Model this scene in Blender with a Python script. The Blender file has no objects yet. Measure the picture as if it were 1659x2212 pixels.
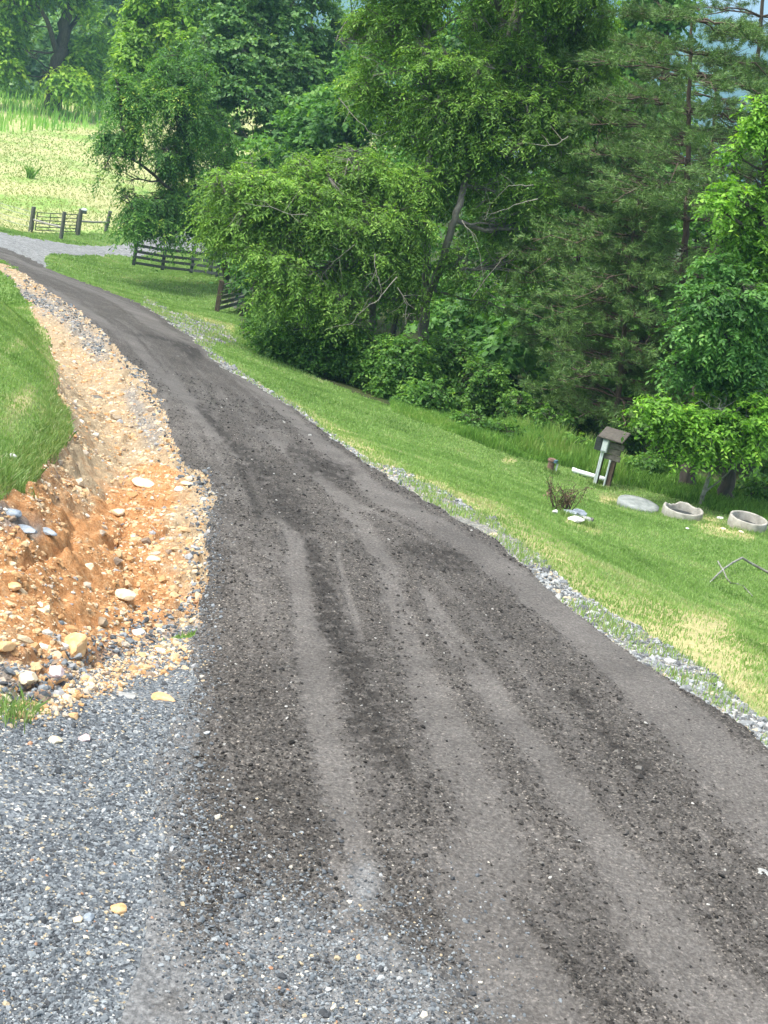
import bpy, math, random
import numpy as np
from mathutils import Vector, Matrix

# ------------------------------------------------------------------ camera, sky, sun, exposure
SC = bpy.context.scene
COL = SC.collection
PITCH, ROLL, FPX = math.radians(16), math.radians(12), 3000.0      # FPX: focal length for a 1659 x 2212 frame
CAMZ = 3.6
_r0 = np.array([1.0, 0, 0]); _u0 = np.array([0, math.sin(PITCH), math.cos(PITCH)])
_f = np.array([0, math.cos(PITCH), -math.sin(PITCH)])
_c, _s = math.cos(ROLL), math.sin(ROLL)
_r = _c * _r0 + _s * _u0; _u = -_s * _r0 + _c * _u0
CAM = np.array([0.0, 0.0, CAMZ])
cd = bpy.data.cameras.new('camera'); cam = bpy.data.objects.new('camera', cd); COL.objects.link(cam)
cam.matrix_world = Matrix(((_r[0], _u[0], -_f[0], 0), (_r[1], _u[1], -_f[1], 0), (_r[2], _u[2], -_f[2], CAMZ), (0, 0, 0, 1)))
cd.sensor_fit = 'VERTICAL'; cd.sensor_height = 36; cd.lens = 36 * FPX / 2212
cd.clip_start = 0.1; cd.clip_end = 20000
SC.camera = cam

SUN_EL, SUN_AZ = math.radians(62), math.radians(-115)              # high sun behind the left shoulder, veiled
W = bpy.data.worlds.new("World"); SC.world = W; W.use_nodes = True
nt = W.node_tree; bg = nt.nodes['Background']
sky = nt.nodes.new('ShaderNodeTexSky'); sky.sky_type = 'NISHITA'; sky.sun_disc = False
sky.sun_elevation = SUN_EL; sky.sun_rotation = SUN_AZ; sky.air_density = 1.3; sky.dust_density = 6.0; sky.ozone_density = 1.0
hsv = nt.nodes.new('ShaderNodeHueSaturation'); hsv.inputs['Saturation'].default_value = 0.42; hsv.inputs['Value'].default_value = 1.0
nt.links.new(sky.outputs[0], hsv.inputs['Color']); nt.links.new(hsv.outputs[0], bg.inputs[0]); bg.inputs[1].default_value = 0.15
sd = bpy.data.lights.new('sun', 'SUN'); sun = bpy.data.objects.new('sun', sd); COL.objects.link(sun)
sd.energy = 1.9; sd.angle = math.radians(15); sd.color = (1.0, 0.96, 0.9)
_sv = Vector((math.sin(SUN_AZ) * math.cos(SUN_EL), math.cos(SUN_AZ) * math.cos(SUN_EL), math.sin(SUN_EL)))
sun.rotation_euler = _sv.to_track_quat('Z', 'Y').to_euler()
SC.view_settings.view_transform = 'Standard'; SC.view_settings.look = 'None'; SC.view_settings.gamma = 1
SC.view_settings.exposure = 1.15
SC.cycles.max_bounces = 8; SC.cycles.transparent_max_bounces = 4; SC.cycles.volume_bounces = 1
SC.cycles.diffuse_bounces = 5; SC.cycles.glossy_bounces = 2; SC.cycles.transmission_bounces = 5
rng = np.random.default_rng(7); random.seed(7)

# ------------------------------------------------------------------ helpers: rays, noise, terrain
def ray(px, py):
    px = np.asarray(px, float); py = np.asarray(py, float)
    return ((px - 829.5) / FPX)[..., None] * _r + ((1106 - py) / FPX)[..., None] * _u + _f
def at(px, py, D):                      # world point at horizontal distance D seen at that place of the photo
    d = ray(px, py); return CAM + d * (D / np.hypot(d[..., 0], d[..., 1]))[..., None]
def project(P):
    q = P - CAM; z = q @ _f; z = np.where(z < 0.05, np.nan, z)
    return 829.5 + FPX * (q @ _r) / z, 1106 - FPX * (q @ _u) / z
def _h(ix, iy, iz, seed):
    n = (ix.astype(np.int64) * 374761393 + iy.astype(np.int64) * 668265263 + iz.astype(np.int64) * 2147483647 + seed * 974711) & 0xffffffff
    n = ((n ^ (n >> 13)) * 1274126177) & 0xffffffff
    n = ((n ^ (n >> 15)) * 2246822519) & 0xffffffff
    return ((n ^ (n >> 16)) & 0xffff) / 65535.0
def noise(x, y, z=None, seed=0):
    z = np.zeros_like(x) if z is None else z
    ix, iy, iz = np.floor(x), np.floor(y), np.floor(z)
    fx, fy, fz = x - ix, y - iy, z - iz
    fx = fx * fx * (3 - 2 * fx); fy = fy * fy * (3 - 2 * fy); fz = fz * fz * (3 - 2 * fz)
    def L(a, b, t): return a + (b - a) * t
    p = []
    for dz in ((0, 1) if np.any(fz) else (0,)):
        a = L(_h(ix, iy, iz + dz, seed), _h(ix + 1, iy, iz + dz, seed), fx)
        b = L(_h(ix, iy + 1, iz + dz, seed), _h(ix + 1, iy + 1, iz + dz, seed), fx)
        p.append(L(a, b, fy))
    return p[0] if len(p) == 1 else L(p[0], p[1], fz)
def fbm(x, y, s, o=3, seed=0, z=None):
    t = 0; a = 1; w = 0
    for k in range(o):
        m = 2 ** k / s
        t = t + a * noise(x * m, y * m, None if z is None else z * m, seed + k * 17); w += a; a *= .5
    return t / w

# terrain control points: (px, py, horizontal distance)
CP = [(830, 2212, 5.0), (0, 2212, 4.6), (1659, 2212, 6.0), (0, 1600, 6.8), (1659, 1600, 9.2), (830, 1600, 7.6), (400, 1500, 8.1),
      (0, 1480, 7.6), (430, 1300, 10.1), (900, 1300, 11.2), (600, 1100, 14.3), (900, 1100, 14.2), (480, 880, 23), (700, 930, 22), (300, 680, 39), (420, 745, 34),
      (130, 600, 55), (0, 560, 60), (0, 500, 78), (290, 575, 80), (200, 540, 82), (470, 600, 76), (400, 500, 100), (65, 500, 88), (230, 500, 92), (470, 672, 62), (540, 690, 58),
      (0, 400, 108), (150, 400, 112), (0, 300, 138), (0, 232, 160), (240, 300, 146), (230, 235, 172), (600, 330, 150), (620, 240, 176),
      (0, 1050, 10.6), (100, 850, 15.6), (0, 850, 15.0), (0, 700, 21.5), (0, 620, 29), (370, 960, 17.0), (250, 760, 26), (160, 660, 38),
      (480, 760, 33), (560, 800, 33), (600, 790, 38), (750, 855, 35), (900, 895, 33), (1100, 960, 33), (1300, 1047, 32), (1130, 1180, 14.4), (1100, 1090, 19),
      (860, 1010, 17.5), (1000, 1010, 24), (1375, 1105, 29.5), (1600, 1145, 28.5), (1600, 1250, 22.3), (1600, 1350, 17.2), (1400, 1250, 17.6), (1490, 1060, 33), (1570, 1085, 32.5), (1659, 1130, 31),
      (1100, 860, 48), (1400, 930, 47), (1659, 1000, 46), (800, 780, 50), (1000, 700, 66), (1400, 760, 68)]
_cp = np.array([at(*c) for c in CP] + [(0, -8, .1), (-8, 0, .3), (8, 0, 0), (20, 8, -1.2), (-12, 6, .8), (-14, 16, .6), (-25, 30, -.3), (30, 70, -11), (60, 90, -14), (10, 120, -13), (60, 150, -16),
        (-60, 170, -4), (-60, 100, -7), (0, -40, 1), (50, 0, -6), (-50, 0, 2), (35, 28, -7)], float)
def _U(r2): return np.where(r2 > 1e-9, r2 * np.log(np.maximum(r2, 1e-9)), 0)
_n = len(_cp); _sc = 30.0
_xy = _cp[:, :2] / _sc
K = _U(((_xy[:, None] - _xy[None]) ** 2).sum(-1)) + np.eye(_n) * 0.002
Pm = np.c_[np.ones(_n), _xy]
_A = np.block([[K, Pm], [Pm.T, np.zeros((3, 3))]])
_w = np.linalg.solve(_A, np.r_[_cp[:, 2], 0, 0, 0])
def base_z(x, y):
    x = np.asarray(x, float); y = np.asarray(y, float)
    R = np.hypot(x, y); k = np.minimum(1, 175.0 / np.maximum(R, 1)); X = x * k / _sc; Y = y * k / _sc
    sh = X.shape; X = X.ravel(); Y = Y.ravel(); out = np.empty(X.size)
    for i in range(0, X.size, 60000):
        q = np.c_[X[i:i + 60000], Y[i:i + 60000]]
        out[i:i + 60000] = _U(((q[:, None] - _xy[None]) ** 2).sum(-1)) @ _w[:_n] + np.c_[np.ones(len(q)), q] @ _w[_n:]
    z = out.reshape(sh); t = np.clip((R - 175) / 300, 0, 1)
    return z * (1 - t) + -9 * t
def hit(px, py, zf=None):
    zf = zf or ground_z
    d = ray(px, py); t = 3.0; st = .25
    while t < 400:
        p = CAM + d * t
        if p[2] < float(zf(np.array([p[0]]), np.array([p[1]]))[0]):
            lo, hi = t - st, t
            for _ in range(18):
                m = (lo + hi) / 2; p = CAM + d * m
                if p[2] < float(zf(np.array([p[0]]), np.array([p[1]]))[0]): hi = m
                else: lo = m
            return CAM + d * hi
        st = max(.25, t * .02); t += st
    return CAM + d * 150
def seg_dist(x, y, pts):                # distance to a polyline and position along it (0..n-1)
    best = np.full(x.shape, 1e9); par = np.zeros(x.shape)
    for i in range(len(pts) - 1):
        ax, ay = pts[i][:2]; bx, by = pts[i + 1][:2]; dx, dy = bx - ax, by - ay
        t = np.clip(((x - ax) * dx + (y - ay) * dy) / (dx * dx + dy * dy + 1e-12), 0, 1)
        d = np.hypot(x - ax - t * dx, y - ay - t * dy); m = d < best
        best = np.where(m, d, best); par = np.where(m, i + t, par)
    return best, par
# ditch: centreline traced on the slope (px, py, width m, depth m)
DITCH = [(330, 1530, .5, .0), (290, 1380, .9, .24), (290, 1180, 1.05, .42), (270, 1020, 1.0, .48), (250, 880, .9, .55), (190, 780, 1.0, .55), (120, 690, 1.0, .55), (50, 630, 1.0, .5), (-60, 570, 1.0, .5)]
_dp = [hit(a, b, base_z) for a, b, _, _ in DITCH]
def ground_z(x, y):
    x = np.asarray(x, float); y = np.asarray(y, float)
    z = base_z(x, y)
    d, par = seg_dist(x, y, _dp)
    w = np.interp(par, range(len(DITCH)), [q[2] for q in DITCH]); dep = np.interp(par, range(len(DITCH)), [q[3] for q in DITCH])
    z = z - dep * np.exp(-(d / w) ** 2 * 1.6)
    return z
def G(px, py): return hit(px, py)
def gz(x, y): return float(ground_z(np.array([float(x)]), np.array([float(y)]))[0])
def scale_at(P): return float((np.asarray(P) - CAM) @ _f) / FPX     # metres per 1659-frame pixel at P

# ------------------------------------------------------------------ mesh, material and tagging helpers
def link(name, me, mat=None, parent=None):
    o = bpy.data.objects.new(name, me); COL.objects.link(o)
    if mat: me.materials.append(mat)
    if parent: o.parent = parent
    return o
def mesh_np(name, V, F, mat=None, parent=None, attrs=None, smooth=False, loc=None):
    """V (n,3), F (m,k) of one polygon size"""
    V = np.asarray(V, np.float32); F = np.asarray(F, np.int32)
    if loc is not None: V = V - np.asarray(loc, np.float32)
    me = bpy.data.meshes.new(name); k = F.shape[1]
    me.vertices.add(len(V)); me.vertices.foreach_set('co', V.ravel())
    me.loops.add(F.size); me.loops.foreach_set('vertex_index', F.ravel())
    me.polygons.add(len(F)); me.polygons.foreach_set('loop_start', np.arange(0, F.size, k, dtype=np.int32))
    me.update(calc_edges=True)
    for a, (dom, val) in (attrs or {}).items():
        at_ = me.attributes.new(a, 'FLOAT', dom); at_.data.foreach_set('value', np.asarray(val, np.float32).ravel())
    me.polygons.foreach_set('use_smooth', np.full(len(F), smooth)); me.update()
    return link(name, me, mat, parent) if loc is None or parent is not None else _loc(link(name, me, mat), loc)
def _loc(o, l): o.location = tuple(float(v) for v in l); return o
def mesh_py(name, V, F, mat=None, parent=None, smooth=False, bevel=0):
    me = bpy.data.meshes.new(name); me.from_pydata([tuple(map(float, v)) for v in V], [], [tuple(map(int, f)) for f in F]); me.update()
    o = link(name, me, mat, parent)
    if smooth: me.polygons.foreach_set('use_smooth', [True] * len(me.polygons))
    if bevel:
        b = o.modifiers.new('bevel', 'BEVEL'); b.width = bevel; b.segments = 2; b.limit_method = 'ANGLE'
    return o
def tag(o, label=None, cat=None, group=None, kind=None):
    if label: o['label'] = label
    if cat: o['category'] = cat
    if group: o['group'] = group
    if kind: o['kind'] = kind
    return o
def thing(name, loc, label, cat, group=None, rz=0):
    o = bpy.data.objects.new(name, None); COL.objects.link(o); o.location = tuple(map(float, loc)); o.rotation_euler = (0, 0, rz)
    return tag(o, label, cat, group)
class MB:                                # plain mesh builder in local coordinates
    def __init__(s): s.v = []; s.f = []
    def box(s, c, size, R=None):
        b = len(s.v); h = np.array(size) / 2
        for dx, dy, dz in ((-1, -1, -1), (1, -1, -1), (1, 1, -1), (-1, 1, -1), (-1, -1, 1), (1, -1, 1), (1, 1, 1), (-1, 1, 1)):
            p = np.array([dx, dy, dz]) * h
            if R is not None: p = R @ p
            s.v.append(p + np.array(c))
        s.f += [[b + i for i in q] for q in ((0, 3, 2, 1), (4, 5, 6, 7), (0, 1, 5, 4), (1, 2, 6, 5), (2, 3, 7, 6), (3, 0, 4, 7))]; return s
    def beam(s, a, b, w, h):             # box along a->b, w sideways, h vertical
        a = np.array(a, float); b = np.array(b, float); d = b - a; L = np.linalg.norm(d); d = d / L
        up = np.array([0, 0, 1.0]) if abs(d[2]) < .9 else np.array([0, 1.0, 0]); sd_ = np.cross(up, d); sd_ /= np.linalg.norm(sd_); u2 = np.cross(d, sd_)
        return s.box((a + b) / 2, (L, w, h), np.c_[d, sd_, u2])
    def tube(s, pts, rad, n=8, cap=True):
        V, F = tube_np(pts, rad, n); b = len(s.v); s.v += list(V); s.f += [[b + i for i in q] for q in F]
        if cap:
            s.f.append([b + i for i in range(n)][::-1]); s.f.append([b + len(V) - n + i for i in range(n)])
        return s
    def build(s, name, mat, parent=None, smooth=False, bevel=0): return mesh_py(name, s.v, s.f, mat, parent, smooth, bevel)
def tube_np(pts, rad, n=6):
    pts = np.asarray(pts, float); m = len(pts); rad = np.broadcast_to(np.asarray(rad, float), (m,))
    T = np.gradient(pts, axis=0); T /= np.linalg.norm(T, axis=1)[:, None] + 1e-9
    ref = np.array([0.31, 0.87, 0.38]) if abs(T[0] @ np.array([.31, .87, .38])) < .85 else np.array([1.0, 0, 0])
    A = np.cross(T, ref); A /= np.linalg.norm(A, axis=1)[:, None] + 1e-9; B = np.cross(T, A)
    a = np.arange(n) * 2 * math.pi / n
    V = pts[:, None] + rad[:, None, None] * (np.cos(a)[None, :, None] * A[:, None] + np.sin(a)[None, :, None] * B[:, None])
    i = np.arange(m - 1)[:, None] * n; j = np.arange(n)[None]; k = (j + 1) % n
    F = np.stack([i + j, i + k, i + n + k, i + n + j], -1).reshape(-1, 4)
    return V.reshape(-1, 3), F
class Tubes:                             # many tubes into one numpy mesh
    def __init__(s): s.V = []; s.F = []; s.n = 0
    def add(s, pts, rad, n=6):
        V, F = tube_np(pts, rad, n); s.V.append(V); s.F.append(F + s.n); s.n += len(V)
    def segs(s, A, B, ra, rb):           # vectorised three-sided straight twigs
        A = np.asarray(A); B = np.asarray(B); T = B - A; T /= np.linalg.norm(T, axis=1)[:, None] + 1e-9
        P = np.cross(T, np.array([.3, .2, .93])); P /= np.linalg.norm(P, axis=1)[:, None] + 1e-9; Q = np.cross(T, P)
        a = np.arange(3) * 2 * math.pi / 3; ring = np.cos(a)[None, :, None] * P[:, None] + np.sin(a)[None, :, None] * Q[:, None]
        V = np.concatenate([A[:, None] + ring * ra, B[:, None] + ring * rb], 1)
        i = s.n + np.arange(len(A))[:, None, None] * 6
        F = np.array([[0, 1, 4, 3], [1, 2, 5, 4], [2, 0, 3, 5]])[None] + i
        s.V.append(V.reshape(-1, 3)); s.F.append(F.reshape(-1, 4)); s.n += len(A) * 6
    def build(s, name, mat, parent, loc, smooth=True):
        return mesh_np(name, np.concatenate(s.V), np.concatenate(s.F), mat, parent, smooth=smooth, loc=loc)

def newmat(name, rough=.85, spec=.3):
    m = bpy.data.materials.new(name); m.use_nodes = True; b = m.node_tree.nodes['Principled BSDF']
    b.inputs['Roughness'].default_value = rough; b.inputs['Specular IOR Level'].default_value = spec
    return m, m.node_tree, b
def nd(t, ty, **k):
    n = t.nodes.new(ty)
    for a, v in k.items():
        if a.startswith('i_'): n.inputs[a[2:].replace('_', ' ')].default_value = v
        else: setattr(n, a, v)
    return n
def ramp(t, src, stops, interp='LINEAR'):
    r = t.nodes.new('ShaderNodeValToRGB'); r.color_ramp.interpolation = interp
    e = r.color_ramp.elements
    while len(e) > 1: e.remove(e[-1])
    e[0].position = stops[0][0]; e[0].color = (*stops[0][1], 1)
    for p, c in stops[1:]:
        q = e.new(p); q.color = (*c, 1)
    t.links.new(src, r.inputs[0]); return r.outputs[0]
def mix(t, a, b, f, mode='MIX'):
    m = t.nodes.new('ShaderNodeMix'); m.data_type = 'RGBA'; m.blend_type = mode
    for s_, v in ((6, a), (7, b), (0, f)):
        if hasattr(v, 'is_linked') or hasattr(v, 'links'): t.links.new(v, m.inputs[s_])
        else: m.inputs[s_].default_value = (*v, 1) if isinstance(v, tuple) else v
    return m.outputs[2]
def pos(t): return t.nodes.new('ShaderNodeNewGeometry').outputs['Position']
def ntex(t, scale, detail=4, rough=.6, vec=None, out=0):
    n = nd(t, 'ShaderNodeTexNoise', i_Scale=scale, i_Detail=detail, i_Roughness=rough); t.links.new(vec or pos(t), n.inputs['Vector']); return n.outputs[out]
def voro(t, scale, out='Color', vec=None):
    n = nd(t, 'ShaderNodeTexVoronoi', i_Scale=scale); t.links.new(vec or pos(t), n.inputs['Vector']); return n.outputs[out]
def attr(t, name): return nd(t, 'ShaderNodeAttribute', attribute_name=name).outputs['Fac']
def bump(t, b, h, strength=.5, dist=.01):
    n = nd(t, 'ShaderNodeBump', i_Strength=strength, i_Distance=dist); t.links.new(h, n.inputs['Height']); t.links.new(n.outputs[0], b.inputs['Normal'])
def math_(t, op, a, b=None, c=None):
    m = t.nodes.new('ShaderNodeMath'); m.operation = op
    for i, v in enumerate((a, b, c)):
        if v is None: continue
        if hasattr(v, 'links'): t.links.new(v, m.inputs[i])
        else: m.inputs[i].default_value = v
    return m.outputs[0]
def sepx(t, col):
    s_ = t.nodes.new('ShaderNodeSeparateColor'); t.links.new(col, s_.inputs[0]); return s_.outputs[0]

M = {}
def simple(name, stops, scale=8, rough=.85, spec=.3, bs=.4, bd=.01, detail=5, stretch=None):
    m, t, b = newmat(name, rough, spec)
    tc = t.nodes.new('ShaderNodeTexCoord'); v = tc.outputs['Object']
    if stretch:
        mp = t.nodes.new('ShaderNodeMapping'); mp.inputs['Scale'].default_value = stretch; t.links.new(v, mp.inputs[0]); v = mp.outputs[0]
    n = ntex(t, scale, detail, .65, v); t.links.new(ramp(t, n, stops), b.inputs['Base Color']); bump(t, b, n, bs, bd)
    M[name] = m; return m
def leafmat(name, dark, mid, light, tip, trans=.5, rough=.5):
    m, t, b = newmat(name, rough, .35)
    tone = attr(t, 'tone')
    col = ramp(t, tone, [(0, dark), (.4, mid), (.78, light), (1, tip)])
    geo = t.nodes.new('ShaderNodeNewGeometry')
    t.links.new(col, b.inputs['Base Color'])
    tr = nd(t, 'ShaderNodeBsdfTranslucent'); c2 = mix(t, col, (1.0, 1.0, .35), 1.0, 'MULTIPLY'); t.links.new(c2, tr.inputs[0])
    ms = nd(t, 'ShaderNodeMixShader', i_Fac=trans); t.links.new(b.outputs[0], ms.inputs[1]); t.links.new(tr.outputs[0], ms.inputs[2])
    t.links.new(ms.outputs[0], t.nodes['Material Output'].inputs[0]); M[name] = m; return m
def stonemat(name, stops, rough=.8):
    m, t, b = newmat(name, rough, .3)
    c = ramp(t, attr(t, 'tone'), stops, 'CONSTANT'); n = ntex(t, 35, 4, .7)
    c = mix(t, c, ramp(t, n, [(.3, (.6, .6, .6)), (.7, (1.25, 1.25, 1.25))]), .8, 'MULTIPLY')
    t.links.new(c, b.inputs['Base Color']); bump(t, b, n, .4, .006); M[name] = m; return m

# ground materials
def ground_mats():
    m, t, b = newmat('road_millings', .92, .15)           # dark crushed asphalt millings
    n1 = ntex(t, 45, 5, .75); n2 = ntex(t, 1.3, 4, .6); v = sepx(t, voro(t, 95))
    base = ramp(t, n1, [(.3, (.019, .017, .0155)), (.48, (.068, .062, .056)), (.70, (.156, .143, .131))])
    speck = ramp(t, v, [(.0, (.5, .5, .5)), (.6, (1, 1, 1)), (.93, (1.5, 1.5, 1.45)), (.985, (3.6, 3.5, 3.3))])
    c = mix(t, base, speck, .75, 'MULTIPLY')
    tr = ramp(t, n1, [(.3, (.088, .081, .074)), (.5, (.150, .139, .129)), (.7, (.225, .21, .197))])
    c = mix(t, c, tr, attr(t, 'track')); c = mix(t, c, ramp(t, n1, [(.3, (.012, .011, .010)), (.7, (.06, .055, .05))]), attr(t, 'wet'))
    c = mix(t, c, ramp(t, n1, [(.3, (.07, .072, .074)), (.5, (.17, .172, .172)), (.7, (.31, .315, .315))]), attr(t, 'dust'))
    c = mix(t, c, ramp(t, n2, [(.3, (.75, .75, .75)), (.7, (1.25, 1.25, 1.25))]), .8, 'MULTIPLY')
    t.links.new(c, b.inputs['Base Color']); bump(t, b, math_(t, 'ADD', n1, math_(t, 'MULTIPLY', v, .4)), .7, .014); M['road'] = m
    for nm, cols, sc in (('apron_gravel', [(.0, (.045, .050, .056)), (.3, (.10, .112, .124)), (.6, (.155, .170, .184)), (.88, (.23, .25, .26)), (.95, (.34, .29, .20)), (.98, (.48, .46, .42))], 70),
                         ('shoulder_gravel', [(.0, (.10, .10, .09)), (.3, (.19, .19, .175)), (.6, (.27, .27, .25)), (.88, (.38, .37, .33)), (.95, (.42, .36, .24))], 45),
                         ('drive_gravel', [(.0, (.13, .135, .135)), (.5, (.215, .22, .225)), (.9, (.31, .315, .31))], 14)):
        m, t, b = newmat(nm, .9, .2)
        v = voro(t, sc); d = voro(t, sc, 'Distance'); n = ntex(t, 2.2, 5, .6); n3 = ntex(t, 60, 4, .7)
        c = ramp(t, sepx(t, v), cols); c = mix(t, c, ramp(t, n3, [(.3, (.5, .5, .5)), (.7, (1.35, 1.35, 1.35))]), .9, 'MULTIPLY')
        c = mix(t, c, ramp(t, n, [(.3, (.62, .62, .62)), (.7, (1.3, 1.3, 1.3))]), .8, 'MULTIPLY')
        t.links.new(c, b.inputs['Base Color']); bump(t, b, math_(t, 'ADD', d, n3), .6, .012); M[nm] = m
    m, t, b = newmat('ditch_soil', .95, .1)
    n = ntex(t, 2.0, 6, .65); n2 = ntex(t, 14, 5, .7)
    o = ramp(t, n2, [(.25, (.27, .12, .048)), (.5, (.52, .26, .11)), (.75, (.64, .42, .23))])
    g = ramp(t, n2, [(.25, (.24, .175, .11)), (.5, (.43, .33, .21)), (.75, (.56, .46, .32))])
    f_ = math_(t, 'ADD', attr(t, 'orange'), math_(t, 'MULTIPLY', math_(t, 'SUBTRACT', n, .5), 1.6))
    c = mix(t, g, o, ramp(t, f_, [(.25, (0, 0, 0)), (.7, (1, 1, 1))]))
    c = mix(t, c, ramp(t, n2, [(.3, (.13, .125, .12)), (.7, (.34, .33, .31))]), attr(t, 'grey'))
    n5 = ntex(t, 60, 5, .75); c = mix(t, c, ramp(t, n5, [(.3, (.6, .58, .55)), (.55, (1, 1, 1)), (.75, (1.35, 1.35, 1.35))]), .9, 'MULTIPLY')
    t.links.new(c, b.inputs['Base Color']); bump(t, b, math_(t, 'ADD', n2, n5), .9, .025); M['ditch_soil'] = m
    m, t, b = newmat('lawn', .95, .1)
    n = ntex(t, .9, 5, .65); n2 = ntex(t, 22, 4, .7)
    c = ramp(t, n2, [(.25, (.06, .105, .027)), (.5, (.12, .195, .052)), (.75, (.19, .28, .085))])
    c = mix(t, c, ramp(t, n2, [(.3, (.30, .27, .12)), (.7, (.52, .45, .24))]), math_(t, 'MULTIPLY', ramp(t, math_(t, 'ADD', n, attr(t, 'dry')), [(.62, (0, 0, 0)), (1.0, (1, 1, 1))]), .9))
    t.links.new(c, b.inputs['Base Color']); bump(t, b, n2, .6, .03); M['lawn'] = m
    m, t, b = newmat('pasture', .95, .1)
    n = ntex(t, .16, 6, .7); n2 = ntex(t, 3.0, 5, .75)
    c = mix(t, ramp(t, n2, [(.3, (.15, .26, .06)), (.7, (.28, .40, .11))]), ramp(t, n2, [(.28, (.26, .28, .11)), (.5, (.38, .38, .18)), (.72, (.52, .50, .28))]), ramp(t, math_(t, 'ADD', n, math_(t, 'MULTIPLY', n2, .3)), [(.54, (0, 0, 0)), (.68, (1, 1, 1))]))
    t.links.new(c, b.inputs['Base Color']); bump(t, b, n2, .6, .12); M['pasture'] = m
    m, t, b = newmat('leaf_litter', .95, .1)
    n = ntex(t, 5, 6, .7); c = ramp(t, n, [(.3, (.02, .03, .012)), (.5, (.05, .07, .025)), (.75, (.11, .09, .05))])
    t.links.new(c, b.inputs['Base Color']); bump(t, b, n, .7, .04); M['forest_floor'] = m
    m, t, b = newmat('mountain', 1, 0)
    n = ntex(t, .02, 6, .7); c = ramp(t, n, [(.3, (.015, .04, .02)), (.7, (.05, .10, .04))]); t.links.new(c, b.inputs['Base Color']); M['mountain'] = m
ground_mats()
simple('bark_grey', [(.3, (.07, .06, .05)), (.6, (.17, .15, .125)), (.8, (.28, .26, .22))], 3, stretch=(3, 3, .6))
simple('bark_silver', [(.3, (.10, .09, .08)), (.6, (.22, .20, .175)), (.8, (.36, .34, .30))], 3, stretch=(3, 3, .6))
simple('bark_dark', [(.3, (.03, .027, .022)), (.7, (.10, .085, .07))], 3, stretch=(3, 3, .6))
simple('bark_brown', [(.3, (.05, .035, .025)), (.7, (.15, .11, .085))], 3, stretch=(3, 3, .6))
simple('dead_wood', [(.3, (.20, .18, .15)), (.7, (.40, .37, .31))], 5)
simple('lichen_bark', [(.3, (.10, .095, .08)), (.6, (.30, .30, .26)), (.75, (.55, .57, .50))], 7)
simple('board_dark', [(.3, (.018, .024, .022)), (.7, (.055, .065, .06))], 2, stretch=(1, 8, 8))
simple('wood_grey', [(.3, (.18, .165, .15)), (.55, (.32, .305, .28)), (.8, (.50, .485, .45))], 2.2, stretch=(1, 9, 9))
simple('wood_stand', [(.3, (.06, .055, .048)), (.55, (.13, .12, .105)), (.8, (.22, .21, .19))], 2.2, stretch=(1, 9, 9))
simple('wood_brown', [(.3, (.045, .03, .02)), (.7, (.13, .095, .07))], 6, stretch=(4, 4, .8))
simple('post_wood', [(.3, (.06, .065, .055)), (.7, (.17, .17, .14))], 6, stretch=(4, 4, .8))
simple('roof_wood', [(.3, (.05, .045, .038)), (.55, (.10, .09, .078)), (.8, (.17, .155, .13))], 5, stretch=(1.2, 9, 9))
simple('gate_steel', [(.3, (.05, .06, .055)), (.7, (.11, .12, .10))], 9, rough=.5, spec=.5)
simple('galvanised', [(.3, (.42, .47, .48)), (.7, (.60, .66, .66))], 12, rough=.4, spec=.5, bs=.1)
simple('grey_paint', [(.3, (.26, .30, .31)), (.7, (.36, .41, .41))], 9, rough=.5, bs=.1)
simple('white_plastic', [(.3, (.74, .77, .80)), (.7, (.86, .88, .90))], 4, rough=.4, spec=.5, bs=.05)
simple('concrete', [(.25, (.17, .165, .14)), (.5, (.33, .315, .275)), (.75, (.46, .44, .39))], 6, bs=.5)
simple('concrete_lid', [(.25, (.13, .15, .145)), (.5, (.23, .25, .24)), (.75, (.33, .35, .33))], 6, bs=.5)
simple('dark_void', [(.3, (.02, .025, .025)), (.7, (.05, .055, .055))], 4)
simple('rust_steel', [(.3, (.10, .05, .035)), (.5, (.20, .13, .10)), (.7, (.28, .20, .16))], 9)
simple('blue_cap', [(.3, (.05, .12, .16)), (.7, (.12, .20, .24))], 9, rough=.5)
simple('wire', [(.3, (.25, .27, .26)), (.7, (.4, .42, .4))], 9, rough=.5)
simple('cable', [(.3, (.02, .03, .03)), (.7, (.04, .05, .05))], 9, rough=.5)
leafmat('leaf_locust', (.09, .18, .034), (.18, .34, .062), (.31, .54, .10), (.50, .70, .18))
leafmat('leaf_walnut', (.05, .14, .03), (.11, .27, .052), (.21, .42, .075), (.55, .68, .12))
leafmat('leaf_poplar', (.07, .16, .052), (.15, .31, .10), (.27, .47, .16), (.46, .64, .28))
leafmat('leaf_thicket', (.05, .13, .025), (.10, .24, .045), (.18, .36, .065), (.33, .52, .11))
leafmat('leaf_back', (.055, .145, .035), (.11, .27, .06), (.19, .40, .09), (.33, .54, .14))
leafmat('leaf_bright', (.07, .17, .02), (.16, .36, .04), (.27, .54, .065), (.46, .72, .12))
leafmat('leaf_soft', (.05, .14, .035), (.12, .29, .07), (.22, .46, .11), (.40, .64, .20))
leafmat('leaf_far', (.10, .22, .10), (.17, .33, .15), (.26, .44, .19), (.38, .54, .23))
leafmat('leaf_hickory', (.10, .21, .03), (.22, .42, .05), (.38, .60, .07), (.56, .72, .10))
leafmat('needles', (.05, .10, .032), (.11, .20, .055), (.18, .31, .075), (.30, .44, .11), trans=.15)
leafmat('grass_blade', (.11, .20, .052), (.20, .335, .09), (.31, .46, .15), (.48, .49, .27), trans=.3)
leafmat('straw_blade', (.15, .25, .07), (.26, .34, .11), (.40, .42, .19), (.55, .53, .29), trans=.3)
leafmat('weed_leaf', (.07, .16, .03), (.14, .30, .055), (.25, .44, .09), (.38, .50, .16), trans=.35)
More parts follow.
